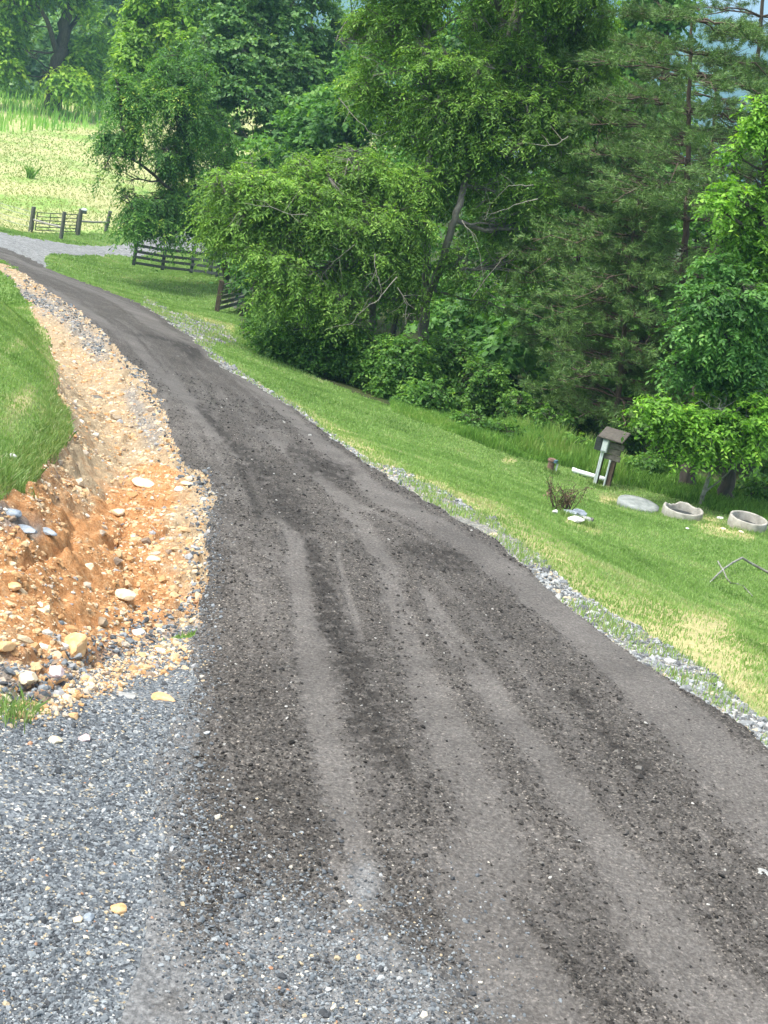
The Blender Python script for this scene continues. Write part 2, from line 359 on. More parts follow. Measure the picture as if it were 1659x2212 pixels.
leafmat('weed_far', (.17, .38, .07), (.28, .54, .12), (.40, .66, .18), (.5, .66, .3), trans=.4)
leafmat('dead_leaf', (.07, .04, .025), (.13, .08, .05), (.20, .13, .08), (.28, .2, .12), trans=.2)
stonemat('stone_apron', [(0, (.055, .059, .064)), (.2, (.10, .112, .124)), (.42, (.15, .168, .182)), (.72, (.24, .262, .275)), (.90, (.38, .39, .39)), (.95, (.46, .37, .24)), (.975, (.52, .48, .40)), (.993, (.4, .22, .13))])
stonemat('stone_shoulder', [(0, (.11, .115, .12)), (.2, (.20, .21, .215)), (.5, (.30, .315, .32)), (.8, (.42, .42, .40)), (.93, (.46, .38, .27))])
stonemat('stone_ditch', [(0, (.24, .18, .13)), (.07, (.48, .27, .12)), (.26, (.55, .37, .20)), (.5, (.60, .46, .29)), (.72, (.64, .54, .39)), (.86, (.44, .37, .29)), (.93, (.32, .32, .32)), (.97, (.70, .65, .56))])
stonemat('stone_road', [(0, (.022, .02, .018)), (.35, (.05, .045, .04)), (.7, (.09, .082, .075)), (.9, (.15, .14, .125)), (.985, (.42, .41, .38))])
#@@GROUND
# ------------------------------------------------------------------ ground: one height field, cut into its surfaces
def inpoly(x, y, P):
    P = np.asarray(P, float); r_ = np.zeros(x.shape, bool); j = len(P) - 1
    for i in range(len(P)):
        xi, yi = P[i]; xj, yj = P[j]
        c_ = ((yi > y) != (yj > y)) & (x < (xj - xi) * (y - yi) / (yj - yi + 1e-12) + xi)
        r_ ^= c_; j = i
    return r_
ROAD_L = [(150, 2420), (260, 2212), (300, 2060), (330, 1930), (360, 1820), (335, 1730), (330, 1650), (380, 1560), (430, 1480), (410, 1400), (430, 1320), (440, 1200), (460, 1090), (440, 1040), (380, 985), (368, 940), (345, 880), (312, 812), (270, 780), (240, 740), (195, 700), (160, 665), (100, 628), (45, 590), (0, 562), (-120, 515)]
ROAD_R = [(-120, 490), (0, 534), (60, 558), (120, 588), (200, 617), (300, 655), (370, 700), (430, 748), (480, 790), (560, 840), (640, 890), (720, 950), (800, 1010), (880, 1060), (960, 1108), (1060, 1163), (1120, 1215), (1200, 1290), (1290, 1360), (1380, 1430), (1500, 1505), (1590, 1565), (1659, 1622), (1900, 1800), (3200, 2700), (3200, 3800), (150, 3800)]
P_ROAD = ROAD_L + ROAD_R
P_SHOULDER = [(310, 640), (372, 675), (430, 690), (480, 705), (514, 738), (470, 742), (445, 752), (490, 786), (560, 830), (640, 878), (700, 928), (800, 996), (850, 1012), (900, 1036), (950, 1056), (1020, 1098), (1070, 1128), (1150, 1190), (1240, 1275), (1350, 1342), (1450, 1398), (1530, 1450), (1600, 1510), (1659, 1570), (2000, 1850), (2600, 2400), (1700, 1800), (1200, 1400), (600, 900), (300, 700)]
P_DRIVE = [(-160, 470), (0, 503), (110, 522), (200, 533), (262, 530), (320, 515), (362, 503), (430, 488), (520, 492), (600, 540), (540, 560), (470, 556), (420, 545), (360, 540), (300, 556), (245, 552), (200, 552), (168, 552), (110, 548), (92, 562), (105, 585), (60, 575), (0, 548), (-160, 498)]
P_DITCH = [(-160, 500), (-160, 545), (0, 590), (30, 612), (60, 660), (85, 705), (112, 745), (122, 800), (112, 860), (150, 900), (150, 950), (110, 990), (80, 1035), (20, 1072), (-60, 1110), (-400, 1180), (-400, 1560), (0, 1520), (90, 1515), (170, 1465), (260, 1412), (330, 1392), (425, 1372), (520, 1200), (520, 900), (300, 700)]
P_LAWN_L = [(-160, 560), (0, 600), (30, 618), (60, 662), (85, 705), (112, 745), (122, 800), (112, 860), (150, 900), (150, 950), (110, 990), (80, 1035), (20, 1072), (-60, 1110), (-900, 1280), (-2500, 1280), (-2500, 300)]
P_WOOD = [(470, 640), (512, 668), (520, 720), (600, 775), (720, 832), (850, 882), (950, 915), (1100, 975), (1200, 1000), (1340, 1045), (1500, 1085), (1659, 1128), (2600, 1400), (2600, -900), (470, -900)]
P_WEED = [(850, 868), (950, 890), (1100, 935), (1200, 965), (1330, 1010), (1330, 1040), (1200, 1003), (1100, 978), (950, 918), (850, 885)]
TRACKS = [[(960, 2400, 95), (760, 1990, 55), (740, 1800, 46), (700, 1600, 40), (680, 1450, 32), (655, 1300, 26), (635, 1170, 18), (600, 1090, 12), (520, 990, 12), (470, 940, 14), (400, 860, 13), (330, 790, 12), (290, 740, 10), (210, 690, 8), (130, 640, 6), (0, 572, 5)],
          [(1300, 2500, 130), (1150, 2212, 100), (1080, 2000, 80), (1000, 1700, 66), (930, 1500, 54), (870, 1380, 42), (840, 1250, 28), (790, 1150, 20), (700, 1050, 16), (640, 1000, 13), (560, 930, 11)],
          [(1900, 1990, 90), (1659, 1770, 66), (1500, 1600, 54), (1350, 1450, 46), (1200, 1320, 38), (1050, 1200, 30), (900, 1110, 23), (800, 1055, 17), (700, 965, 14), (600, 880, 12), (480, 780, 10), (330, 700, 10), (250, 650, 7), (130, 600, 5), (0, 548, 5)],
          [(1560, 2200, 90), (1250, 1750, 40), (1130, 1600, 34), (980, 1400, 28), (920, 1290, 16)], [(780, 1380, 7), (750, 1290, 8), (728, 1200, 6)], [(1659, 1660, 22), (1500, 1540, 18), (1330, 1400, 12), (1150, 1250, 9)]]
WETS = [[(845, 1660, 34), (800, 1560, 40), (770, 1450, 36), (715, 1350, 28), (690, 1240, 20), (670, 1180, 12)], [(650, 1125, 26), (600, 1070, 22), (560, 1010, 16), (500, 960, 9), (430, 880, 6)], [(745, 1032, 22), (690, 1010, 18), (630, 975, 12)],
        [(1390, 1672, 22), (1330, 1620, 12), (1240, 1500, 10)], [(1000, 1225, 20), (940, 1205, 22), (880, 1185, 10)], [(420, 765, 14), (380, 745, 8)], [(300, 725, 3), (360, 735, 3), (420, 760, 3)], [(560, 1120, 8), (520, 1010, 8)]]
def stroke(px, py, lines, soft=1.0):
    o = np.zeros(px.shape)
    for L in lines:
        d, par = seg_dist(px, py, L); w = np.interp(par, range(len(L)), [q[2] for q in L])
        o = np.maximum(o, np.clip(1.15 * np.exp(-(d / (w * soft)) ** 2 * .9), 0, 1))
    return o
rows = [3.1]
while rows[-1] < 420:
    D = rows[-1]; rows.append(D + min(3.4e-4 * D * D, .006 * D + .05))
rows = np.array(rows)
az = np.radians(np.concatenate([np.linspace(-180, -31, 60), np.linspace(-29.7, -20, 30), np.arange(-19.7, 25.3, .085), np.linspace(25.6, 32, 20), np.linspace(34, 180, 58)]))
AZ, RR = np.meshgrid(az, rows); GX = RR * np.sin(AZ); GY = RR * np.cos(AZ)
GZ = ground_z(GX, GY)
PX, PY = project(np.stack([GX, GY, GZ], -1))
PX = np.where(np.isnan(PX), np.where(GX < 0, -600, 2400), PX); PY = np.where(np.isnan(PY), 3000, PY)
sc_ = np.clip(RR / 3000 * 1.0, .001, 1)                 # m per px
jx = (fbm(GX, GY, .5, 4, 3) - .5) * 1.0; jy = (fbm(GX, GY, .5, 4, 9) - .5) * 1.0
amp = np.clip(.26 / sc_, 3, 42) * np.where(PX > 520 + (PY > 1250) * 200, .35, 1)
QX, QY = PX + jx * amp, PY + jy * amp * .7
infr = (np.abs(AZ) < math.radians(60))
road = inpoly(QX, QY, P_ROAD) & infr & (RR < 90); shoulder = inpoly(QX, QY, P_SHOULDER) & infr & (RR < 70)
drive = inpoly(QX, QY, P_DRIVE) & infr & (RR > 50) & (RR < 140); ditch = inpoly(QX, QY, P_DITCH) & infr & (RR < 75); lawnl = inpoly(QX, QY, P_LAWN_L)
wood = inpoly(QX, QY, P_WOOD) & (RR < 75) & (RR > 25)
ZN = ['lawn', 'road', 'gravel_shoulder', 'gravel_driveway', 'drainage_ditch', 'gravel_apron', 'forest_floor', 'pasture']
Z = np.zeros(GX.shape, int)
Z[(RR > 86) & (PY < 508 - (PX < 250) * 4)] = 7
Z[RR > 100] = 7
_wd = wood | ((GX > -6) & (RR > 45) & ~(PX < 700)) | ((GX > 10) & (RR > 34))
Z[_wd] = 6
Z[shoulder] = 2; Z[drive] = 3; Z[ditch] = 4
ap = (~road) & (~ditch) & (PX < 1300) & (PY > 1380) & (~lawnl); Z[ap] = 5
Z[(~infr)] = np.where(np.abs(GX[~infr]) < 4, 5, 0)
Z[road] = 1
Z[(np.abs(AZ) > math.radians(32)) & (RR < 8) & (Z != 1)] = np.where(GX < 0, 5, 0)[(np.abs(AZ) > math.radians(32)) & (RR < 8) & (Z != 1)]
# small relief
R1 = fbm(GX, GY, .035, 3, 21) - .5; R2 = fbm(GX, GY, .12, 3, 31) - .5; R3 = fbm(GX, GY, .5, 3, 41) - .5
near = np.clip(1.6 - RR / 22, 0, 1)
rm_ = (Z == 1) * 1.0; trk = stroke(PX, PY, TRACKS, .85) * (Z == 1); wet = stroke(PX, PY, WETS, 1.05) * (Z == 1); wet = np.clip(wet * (fbm(GX, GY, .06, 4, 83) * 3.6 - .9), 0, 1)
_ax = GX * .93 - GY * .36; _ay = GX * .36 + GY * .93
trk = np.clip(trk * (.35 + 1.1 * fbm(_ax * 2.2, _ay * .5, .5, 4, 77)) + .22 * (fbm(_ax * 2.5, _ay * .4, .6, 3, 78) - .42) * (Z == 1), 0, 1) * (1 - .85 * wet)
_tw = np.array([hit(a, b_, base_z)[:2] for a, b_, _ in TRACKS[2]]); _d, _par = seg_dist(GX, GY, _tw)
_seg = np.clip(_par.astype(int), 0, len(_tw) - 2); _t = _tw[_seg + 1] - _tw[_seg]; _cr = _t[..., 0] * (GY - _tw[_seg][..., 1]) - _t[..., 1] * (GX - _tw[_seg][..., 0])
_un = _d * np.sign(_cr); _al = RR                                   # metres across and along the road
_st = noise(_un / .07 + .5 * R3, _al / 3.5, seed=101) * .5 + noise(_un / .17 + .4 * R3, _al / 5, seed=102) * .9 + noise(_un / .035, _al / 2, seed=103) * .3
trk = np.clip(trk * (.30 + .75 * _st) + .75 * (_st - .72) * rm_, 0, 1)
trk = np.clip((trk + .8 * (fbm(GX, GY, .045, 4, 79) - .5) - .06) * 1.0, 0, .58) * rm_
h = np.zeros(GX.shape)
rm = Z == 1
loose = 1 - .8 * np.clip(trk, 0, 1)
rough_band = stroke(PX, PY, [[(560, 1700, 130), (520, 1450, 120), (500, 1250, 90), (470, 1100, 60)]])
treads = (np.sin((GY * .96 + GX * .25) * 2 * math.pi / .11 + 4 * R3) * .010 * rough_band + np.sin((GY * .9 - GX * .5 + .12 * np.abs(np.sin(_un * 9))) * 2 * math.pi / .07) * .003 * np.clip(trk * 1.6, 0, 1)) * near * (fbm(GX, GY, .3, 2, 66) + .3)
h += rm * ((R1 * .022 + R2 * .022) * loose * near + R3 * .03 - trk * .022 - wet * .006 + wet * R1 * .03 + (_st - .85) * .010 * near + treads)
gm = (Z == 5); h += gm * (R1 * .018 * near + R2 * .012 + R3 * .02)
h += ((Z == 2) | (Z == 3)) * (R1 * .02 * near + R2 * .02)
r4 = fbm(GX, GY, .28, 4, 55); chan = np.abs(fbm(GX * 1.0, GY * .45, .55, 3, 61) - .5)
h += (Z == 4) * ((r4 - .5) * .17 + R2 * .10 + R1 * .035 * near - np.clip(.08 - chan, 0, 1) * 1.0)
h += ((Z == 0) | (Z == 7)) * (R3 * .06 + R2 * .02)
# the millings lie a little proud of what they cover
h += rm * .025
GZ2 = GZ + h
VV = np.stack([GX, GY, GZ2], -1).reshape(-1, 3)
nr, nc = GX.shape
ii, jj = np.meshgrid(np.arange(nr - 1), np.arange(nc - 1), indexing='ij')
FF = np.stack([ii * nc + jj, ii * nc + jj + 1, (ii + 1) * nc + jj + 1, (ii + 1) * nc + jj], -1).reshape(-1, 4)[:, ::-1]
FZ = Z[:-1, :-1].reshape(-1)
dry = np.zeros(GX.shape)
dry += .42 * stroke(PX, PY, [[(600, 862, 14), (700, 925, 20), (860, 1022, 26), (1080, 1120, 34), (1260, 1262, 50), (1450, 1372, 60), (1659, 1560, 70)]]) * 1.0
dry += .5 * stroke(PX, PY, [[(1500, 1345, 26), (1560, 1350, 26)], [(1330, 1085, 10), (1300, 1080, 8)], [(1230, 1125, 12), (1290, 1150, 8)], [(1090, 995, 6), (1110, 997, 6)], [(400, 680, 8), (500, 712, 9)], [(1520, 1130, 22), (1620, 1160, 12)], [(140, 905, 26), (125, 960, 30), (60, 1010, 34), (0, 1060, 30)]])
dry += .30 * stroke(PX, PY, [[(1659, 1420, 60), (1500, 1400, 50)], [(60, 620, 12), (100, 730, 20), (120, 800, 22), (120, 880, 26)], [(20, 900, 30), (60, 850, 20)], [(10, 760, 18), (50, 740, 14)]])
orange = np.clip(stroke(PX, PY, [[(60, 1230, 170), (220, 1290, 140), (150, 1400, 120)], [(240, 1180, 100), (330, 1050, 45)]]) + .15, 0, 1)
orange = np.maximum(orange, .22 * stroke(PX, PY, [[(250, 1150, 60), (300, 1000, 40), (230, 900, 40), (170, 760, 20)]]))
grey = np.clip(stroke(PX, PY, [[(-20, 590, 14), (60, 640, 12), (150, 690, 18), (215, 760, 22)], [(0, 1450, 35), (150, 1480, 40), (300, 1410, 40), (420, 1370, 30)], [(330, 940, 24), (280, 850, 14)], [(0, 1110, 20), (80, 1140, 14)]]), 0, 1) * .8
dust = np.clip(.8 * stroke(PX, PY, [[(560, 2020, 70), (780, 2060, 60), (840, 2180, 90)], [(780, 1900, 30), (790, 2010, 40)]]) + np.clip((PY - 1985 - (PX - 330) * .12 + 60 * (fbm(GX, GY, .4, 4, 93) - .5)) / 130, 0, 1) * np.clip((1150 - PX) / 420, 0, 1) + .7 * stroke(PX, PY, [[(300, 2200, 60), (330, 2000, 50), (370, 1850, 40), (345, 1730, 36), (400, 1560, 30)]]), 0, .9) * np.clip(fbm(GX, GY, .16, 4, 91) * 1.9 - .1, 0, 1)
edge = np.clip(1 - np.abs(seg_dist(PX, PY, ROAD_L[1:8])[0]) / 60, 0, 1) * .6; dust = np.maximum(dust, .85 * stroke(PX, PY, [[(180, 2330, 110), (265, 2212, 80), (300, 2060, 60), (330, 1930, 45)]])); dust = np.maximum(dust, edge * (fbm(GX, GY, .2, 3, 92) > .45))
ATT = {'road': {'track': trk, 'wet': np.clip(wet, 0, .85), 'dust': dust}, 'lawn': {'dry': dry}, 'drainage_ditch': {'orange': orange, 'grey': grey}}
zmat = dict(zip(ZN, ('lawn', 'road', 'shoulder_gravel', 'drive_gravel', 'ditch_soil', 'apron_gravel', 'forest_floor', 'pasture')))
for k, nm in enumerate(ZN):
    f_ = FF[FZ == k]
    if not len(f_): continue
    u_, inv = np.unique(f_, return_inverse=True)
    at_ = {a: ('POINT', v.reshape(-1)[u_]) for a, v in ATT.get(nm, {}).items()}
    tag(mesh_np(nm, VV[u_], inv.reshape(f_.shape), M[zmat[nm]], attrs=at_, smooth=True), kind='structure')
# little round patch under the camera
a_ = np.linspace(0, 2 * math.pi, 49)[:-1]; ring = np.c_[3.1 * np.sin(a_), 3.1 * np.cos(a_)]; rz_ = ground_z(ring[:, 0], ring[:, 1])
# mountain ridge
mx = np.linspace(-3200, 3200, 240); V = []; F = []
_rp = [at(a, b_, 2850) for a, b_ in ((760, -60), (1100, -60), (1400, -20), (1500, 25), (1540, 42), (1590, 78), (1640, 100), (1700, 112), (1850, 150))]
rid = [(-3200, 520), (-1500, 420)] + [(p_[0], p_[2] + 25) for p_ in _rp] + [(1300, 120), (3200, 260)]
NJ = 26
for j in range(NJ):
    t_ = j / (NJ - 1)
    for i, x in enumerate(mx):
        hh = np.interp(x, [q[0] for q in rid], [q[1] for q in rid])
        nz = float(fbm(np.array([x]), np.array([t_ * 900.]), 260, 4, 5)[0]) - .5
        V.append((x, 1750 + 1100 * t_ + nz * 120, -25 + (hh * (math.sin(t_ * math.pi / 2)) + nz * 40 * math.sin(t_ * 3.0) + 3 * random.random())))
for j in range(NJ - 1):
    for i in range(239): a = j * 240 + i; F.append((a, a + 1, a + 241, a + 240))
tag(mesh_py('hills', V, F, M['mountain'], smooth=True), kind='structure')
# far valley floor out to the ridge
V = []; F = []
for j, R_ in enumerate((395, 700, 1200, 2000, 3400)):
    for i in range(73):
        A_ = i * math.pi * 2 / 72; V.append((R_ * math.sin(A_), R_ * math.cos(A_), -9.3 - .8 * j))
for j in range(4):
    for i in range(72): a = j * 73 + i; F.append((a, a + 1, a + 74, a + 73))
tag(mesh_py('valley_floor', V, F, M['forest_floor']), kind='structure')
FCEN = None
def zone_pts(k, n, power=1.4, rmax=999, rmin=0, mask=None):
    """n random ground points of a surface, denser nearby"""
    idx = np.nonzero(FZ == k)[0]; i0, j0 = idx // (nc - 1), idx % (nc - 1)
    rr = RR[i0, j0]; px, py = PX[i0, j0], PY[i0, j0]
    ok = (rr < rmax) & (rr > rmin) & (px > -260) & (px < (3600 if k == 0 else 2060)) & (py < 2330) & (py > -60)
    if mask is not None: ok &= mask(px, py)
    idx, i0, j0, rr = idx[ok], i0[ok], j0[ok], rr[ok]
    area = (rows[i0 + 1] - rows[i0]) * rr * (az[j0 + 1] - az[j0]); w = area / rr ** power; w /= w.sum()
    ch = rng.choice(len(idx), n, p=w); i0, j0 = i0[ch], j0[ch]
    u1, u2 = rng.random(n), rng.random(n)
    x = (GX[i0, j0] * (1 - u1) + GX[i0 + 1, j0] * u1) * (1 - u2) + (GX[i0, j0 + 1] * (1 - u1) + GX[i0 + 1, j0 + 1] * u1) * u2
    y = (GY[i0, j0] * (1 - u1) + GY[i0 + 1, j0] * u1) * (1 - u2) + (GY[i0, j0 + 1] * (1 - u1) + GY[i0 + 1, j0 + 1] * u1) * u2
    z = (GZ2[i0, j0] * (1 - u1) + GZ2[i0 + 1, j0] * u1) * (1 - u2) + (GZ2[i0, j0 + 1] * (1 - u1) + GZ2[i0 + 1, j0 + 1] * u1) * u2
    return np.c_[x, y, z], i0, j0
#@@STONES
# ------------------------------------------------------------------ stones
def ico(sub=0):
    import bmesh
    bm = bmesh.new(); bmesh.ops.create_icosphere(bm, subdivisions=sub, radius=1); V = np.array([v.co[:] for v in bm.verts]); F = np.array([[v.index for v in f.verts] for f in bm.faces]); bm.free(); return V, F
I1, F1 = ico(1)
LIB = []
for k in range(16):                       # angular stones: facets cut by random planes
    v = I1 * (1 + .12 * rng.standard_normal((len(I1), 1)))
    for _ in range(5):
        n_ = rng.standard_normal(3); n_ /= np.linalg.norm(n_); d = v @ n_; cut = .55 + .25 * rng.random(); v = v - np.clip(d - cut, 0, 9)[:, None] * n_
    LIB.append(v * np.array([1, .55 + .4 * rng.random(), .4 + .35 * rng.random()]))
LIB = np.array(LIB)
def rotz_tilt(n, tilt=.5):
    a = rng.random(n) * 2 * math.pi; b = rng.standard_normal(n) * tilt; c = rng.standard_normal(n) * tilt
    ca, sa, cb, sb, cc, sc2 = np.cos(a), np.sin(a), np.cos(b), np.sin(b), np.cos(c), np.sin(c)
    Rz = np.zeros((n, 3, 3)); Rz[:, 0, 0] = ca; Rz[:, 0, 1] = -sa; Rz[:, 1, 0] = sa; Rz[:, 1, 1] = ca; Rz[:, 2, 2] = 1
    Rx = np.zeros((n, 3, 3)); Rx[:, 0, 0] = 1; Rx[:, 1, 1] = cb; Rx[:, 1, 2] = -sb; Rx[:, 2, 1] = sb; Rx[:, 2, 2] = cb
    Ry = np.zeros((n, 3, 3)); Ry[:, 1, 1] = 1; Ry[:, 0, 0] = cc; Ry[:, 0, 2] = sc2; Ry[:, 2, 0] = -sc2; Ry[:, 2, 2] = cc
    return Rz @ Rx @ Ry
def stones(name, P, size, mat, label=None, tone=None, sink=.25):
    n = len(P); R = rotz_tilt(n, .35); L_ = LIB[rng.integers(0, 16, n)]
    V = np.einsum('nij,nkj->nki', R, L_ * size[:, None, None]) + P[:, None] + np.array([0, 0, 1.0]) * (size * (.35 - sink))[:, None, None]
    F = F1[None] + (np.arange(n) * len(I1))[:, None, None]
    tone = rng.random(n) if tone is None else tone
    o = mesh_np(name, V.reshape(-1, 3), F.reshape(-1, 3), mat, attrs={'tone': ('POINT', np.repeat(tone, len(I1)))})
    return tag(o, label, kind='stuff')
P, i0, j0 = zone_pts(5, 34000, 1.7); s_ = .0058 * np.exp(rng.standard_normal(len(P)) * .55) + .0010 * RR[i0, j0] * .3; _q = fbm(P[:, 0], P[:, 1], .5, 3, 15) + .3 * rng.random(len(P)) > .55; P, s_, i0, j0 = P[_q], s_[_q], i0[_q], j0[_q]
stones('gravel_stones', P, np.clip(s_, .004, .03), M['stone_apron'], 'blue grey crushed stone of the wide apron at lower left', sink=.45)
P, i0, j0 = zone_pts(5, 5000, 1.4, mask=lambda x, y: stroke(x, y, [[(-20, 1530, 30), (90, 1525, 40), (180, 1480, 40), (300, 1430, 40), (420, 1400, 40)]]) > .25 + rng.random(x.shape) * .8)
P = P[::3]
stones('tan_scatter', P, np.clip(.011 * np.exp(rng.standard_normal(len(P)) * .6), .005, .05), M['stone_ditch'], 'tan stones spilled from the ditch on to the gravel')
P, i0, j0 = zone_pts(4, 7000, 1.4, mask=lambda x, y: stroke(x, y, [[(-20, 1500, 40), (90, 1490, 50), (180, 1450, 45), (300, 1390, 45), (420, 1350, 45), (440, 1250, 24), (450, 1080, 24), (380, 950, 22), (310, 820, 16), (200, 700, 12), (60, 610, 8)], [(-20, 590, 12), (60, 640, 10), (150, 690, 12), (215, 760, 14)]]) > rng.random(x.shape) * .9)
stones('grey_scatter', P, np.clip(.010 * np.exp(rng.standard_normal(len(P)) * .5) * (1 + RR[i0, j0] / 40), .005, .05), M['stone_apron'], 'grey gravel mixed into the edges of the ditch')
P, i0, j0 = zone_pts(2, 12000, 1.5); _q = fbm(P[:, 0], P[:, 1], .6, 3, 25) + .3 * rng.random(len(P)) > .56; P, i0, j0 = P[_q], i0[_q], j0[_q]; s_ = .014 * np.exp(rng.standard_normal(len(P)) * .45) * (1 + RR[i0, j0] / 60)
stones('shoulder_stones', P, np.clip(s_, .008, .07), M['stone_shoulder'], 'pale crushed stone along the right edge of the dark road')
P, i0, j0 = zone_pts(4, 34000, 1.35); s_ = .0088 * np.exp(rng.standard_normal(len(P)) * .72) * (1 + RR[i0, j0] / 45)
_q = (fbm(P[:, 0], P[:, 1], .55, 3, 71) + .5 * stroke(PX[i0, j0], PY[i0, j0], [[(290, 1400, 60), (290, 1180, 60), (330, 1050, 50), (260, 880, 36), (190, 780, 26), (120, 690, 18)], [(20, 1440, 60), (200, 1430, 50)]]) + .35 * rng.random(len(P))) > .62 + .14 * (orange[i0, j0] > .6) * (PX[i0, j0] < 230)
P, i0, j0, s_ = P[_q], i0[_q], j0[_q], s_[_q]; _or = orange[i0, j0]
_g = grey[i0, j0] > .4; tn = rng.random(len(P)); tn = np.where(_g & (rng.random(len(P)) < .6), .9 + .05 * rng.random(len(P)), tn)
tn = np.where((_or > .5) & (rng.random(len(P)) < .35), .1 + .35 * rng.random(len(P)), tn)
stones('ditch_stones', P, np.clip(s_, .005, .075), M['stone_ditch'], 'tan and orange broken stones lining the ditch', tn, .5)
P, i0, j0 = zone_pts(1, 42000, 1.9, rmax=26); k_ = trk[i0, j0] + 1.2 * dust[i0, j0] + .45 * rng.random(len(P)) < .60; P = P[k_]; i0 = i0[k_]; j0 = j0[k_]; s_ = .0055 * np.exp(rng.standard_normal(len(P)) * .45) * (1 + RR[i0, j0] / 24)
stones('millings_crumbs', P, np.clip(s_, .004, .03), M['stone_road'], 'dark asphalt crumbs loose on the road')
# stray apron stones where the gravel thins out over the millings
P, i0, j0 = zone_pts(1, 17000, 1.6, mask=lambda x, y: (stroke(x, y, [[(350, 1600, 60), (370, 1750, 90), (420, 1930, 120), (620, 2100, 180), (800, 2212, 190)], [(440, 1060, 26), (450, 1200, 26), (425, 1400, 36), (400, 1540, 50)]]) > rng.random(x.shape)))
stones('scattered_gravel', P, np.clip(.0058 * np.exp(rng.standard_normal(len(P)) * .5), .004, .03), M['stone_apron'], 'grey and tan gravel scattered over the road edge')
LIBB = []
I3, F3 = ico(3)
def big_rock(px, py, wpx, hpx, name, label, col, cat='rock', rot=0, flat=.5, group=None, seed=0, lift=0):
    r_ = np.random.default_rng(seed + int(px) * 7 + int(py)); p = G(px, py); m = scale_at(p); a = wpx * m / 2; b = hpx * m / 2 / max(flat, .3)
    v = I3 * (1 + .05 * r_.standard_normal((1, 1)))
    for _ in range(11):
        n_ = r_.standard_normal(3); n_ /= np.linalg.norm(n_); d = v @ n_; cut = .58 + .27 * r_.random(); v = v - np.clip(d - cut, 0, 9)[:, None] * n_
    v = v + (fbm(v[:, 0] + 7, v[:, 1] + 3, .5, 3, seed, v[:, 2]) - .5)[:, None] * v * .16
    v = v * np.array([a, min(b, a * 1.1) if b > .3 * a else .5 * a, hpx * m * .5])
    R = np.array([[math.cos(rot), -math.sin(rot), 0], [math.sin(rot), math.cos(rot), 0], [0, 0, 1]]); v = v @ R.T
    o = mesh_np(name, v, F3, M[col]); o.location = (p[0], p[1], p[2] + hpx * m * .18 + lift); return tag(o, label, cat, group)
for nm, c in (('rock_orange', [(.3, (.50, .24, .09)), (.5, (.66, .40, .19)), (.75, (.78, .56, .33))]), ('rock_cream', [(.3, (.56, .42, .25)), (.6, (.76, .64, .45)), (.8, (.84, .78, .64))]), ('rock_slate', [(.3, (.16, .19, .22)), (.6, (.32, .36, .40)), (.8, (.46, .50, .53))]),
              ('rock_white', [(.3, (.60, .58, .56)), (.7, (.80, .78, .75))]), ('rock_grey', [(.3, (.22, .22, .21)), (.7, (.42, .42, .40))]), ('rock_pink', [(.3, (.55, .38, .36)), (.7, (.74, .62, .60))]), ('rock_dark', [(.3, (.07, .065, .06)), (.7, (.2, .19, .17))]), ('rock_brown', [(.3, (.20, .15, .10)), (.7, (.38, .31, .22))])):
    simple(nm, c, 14, bs=.6, bd=.02)
GR = 'large stones lying in and beside the ditch'
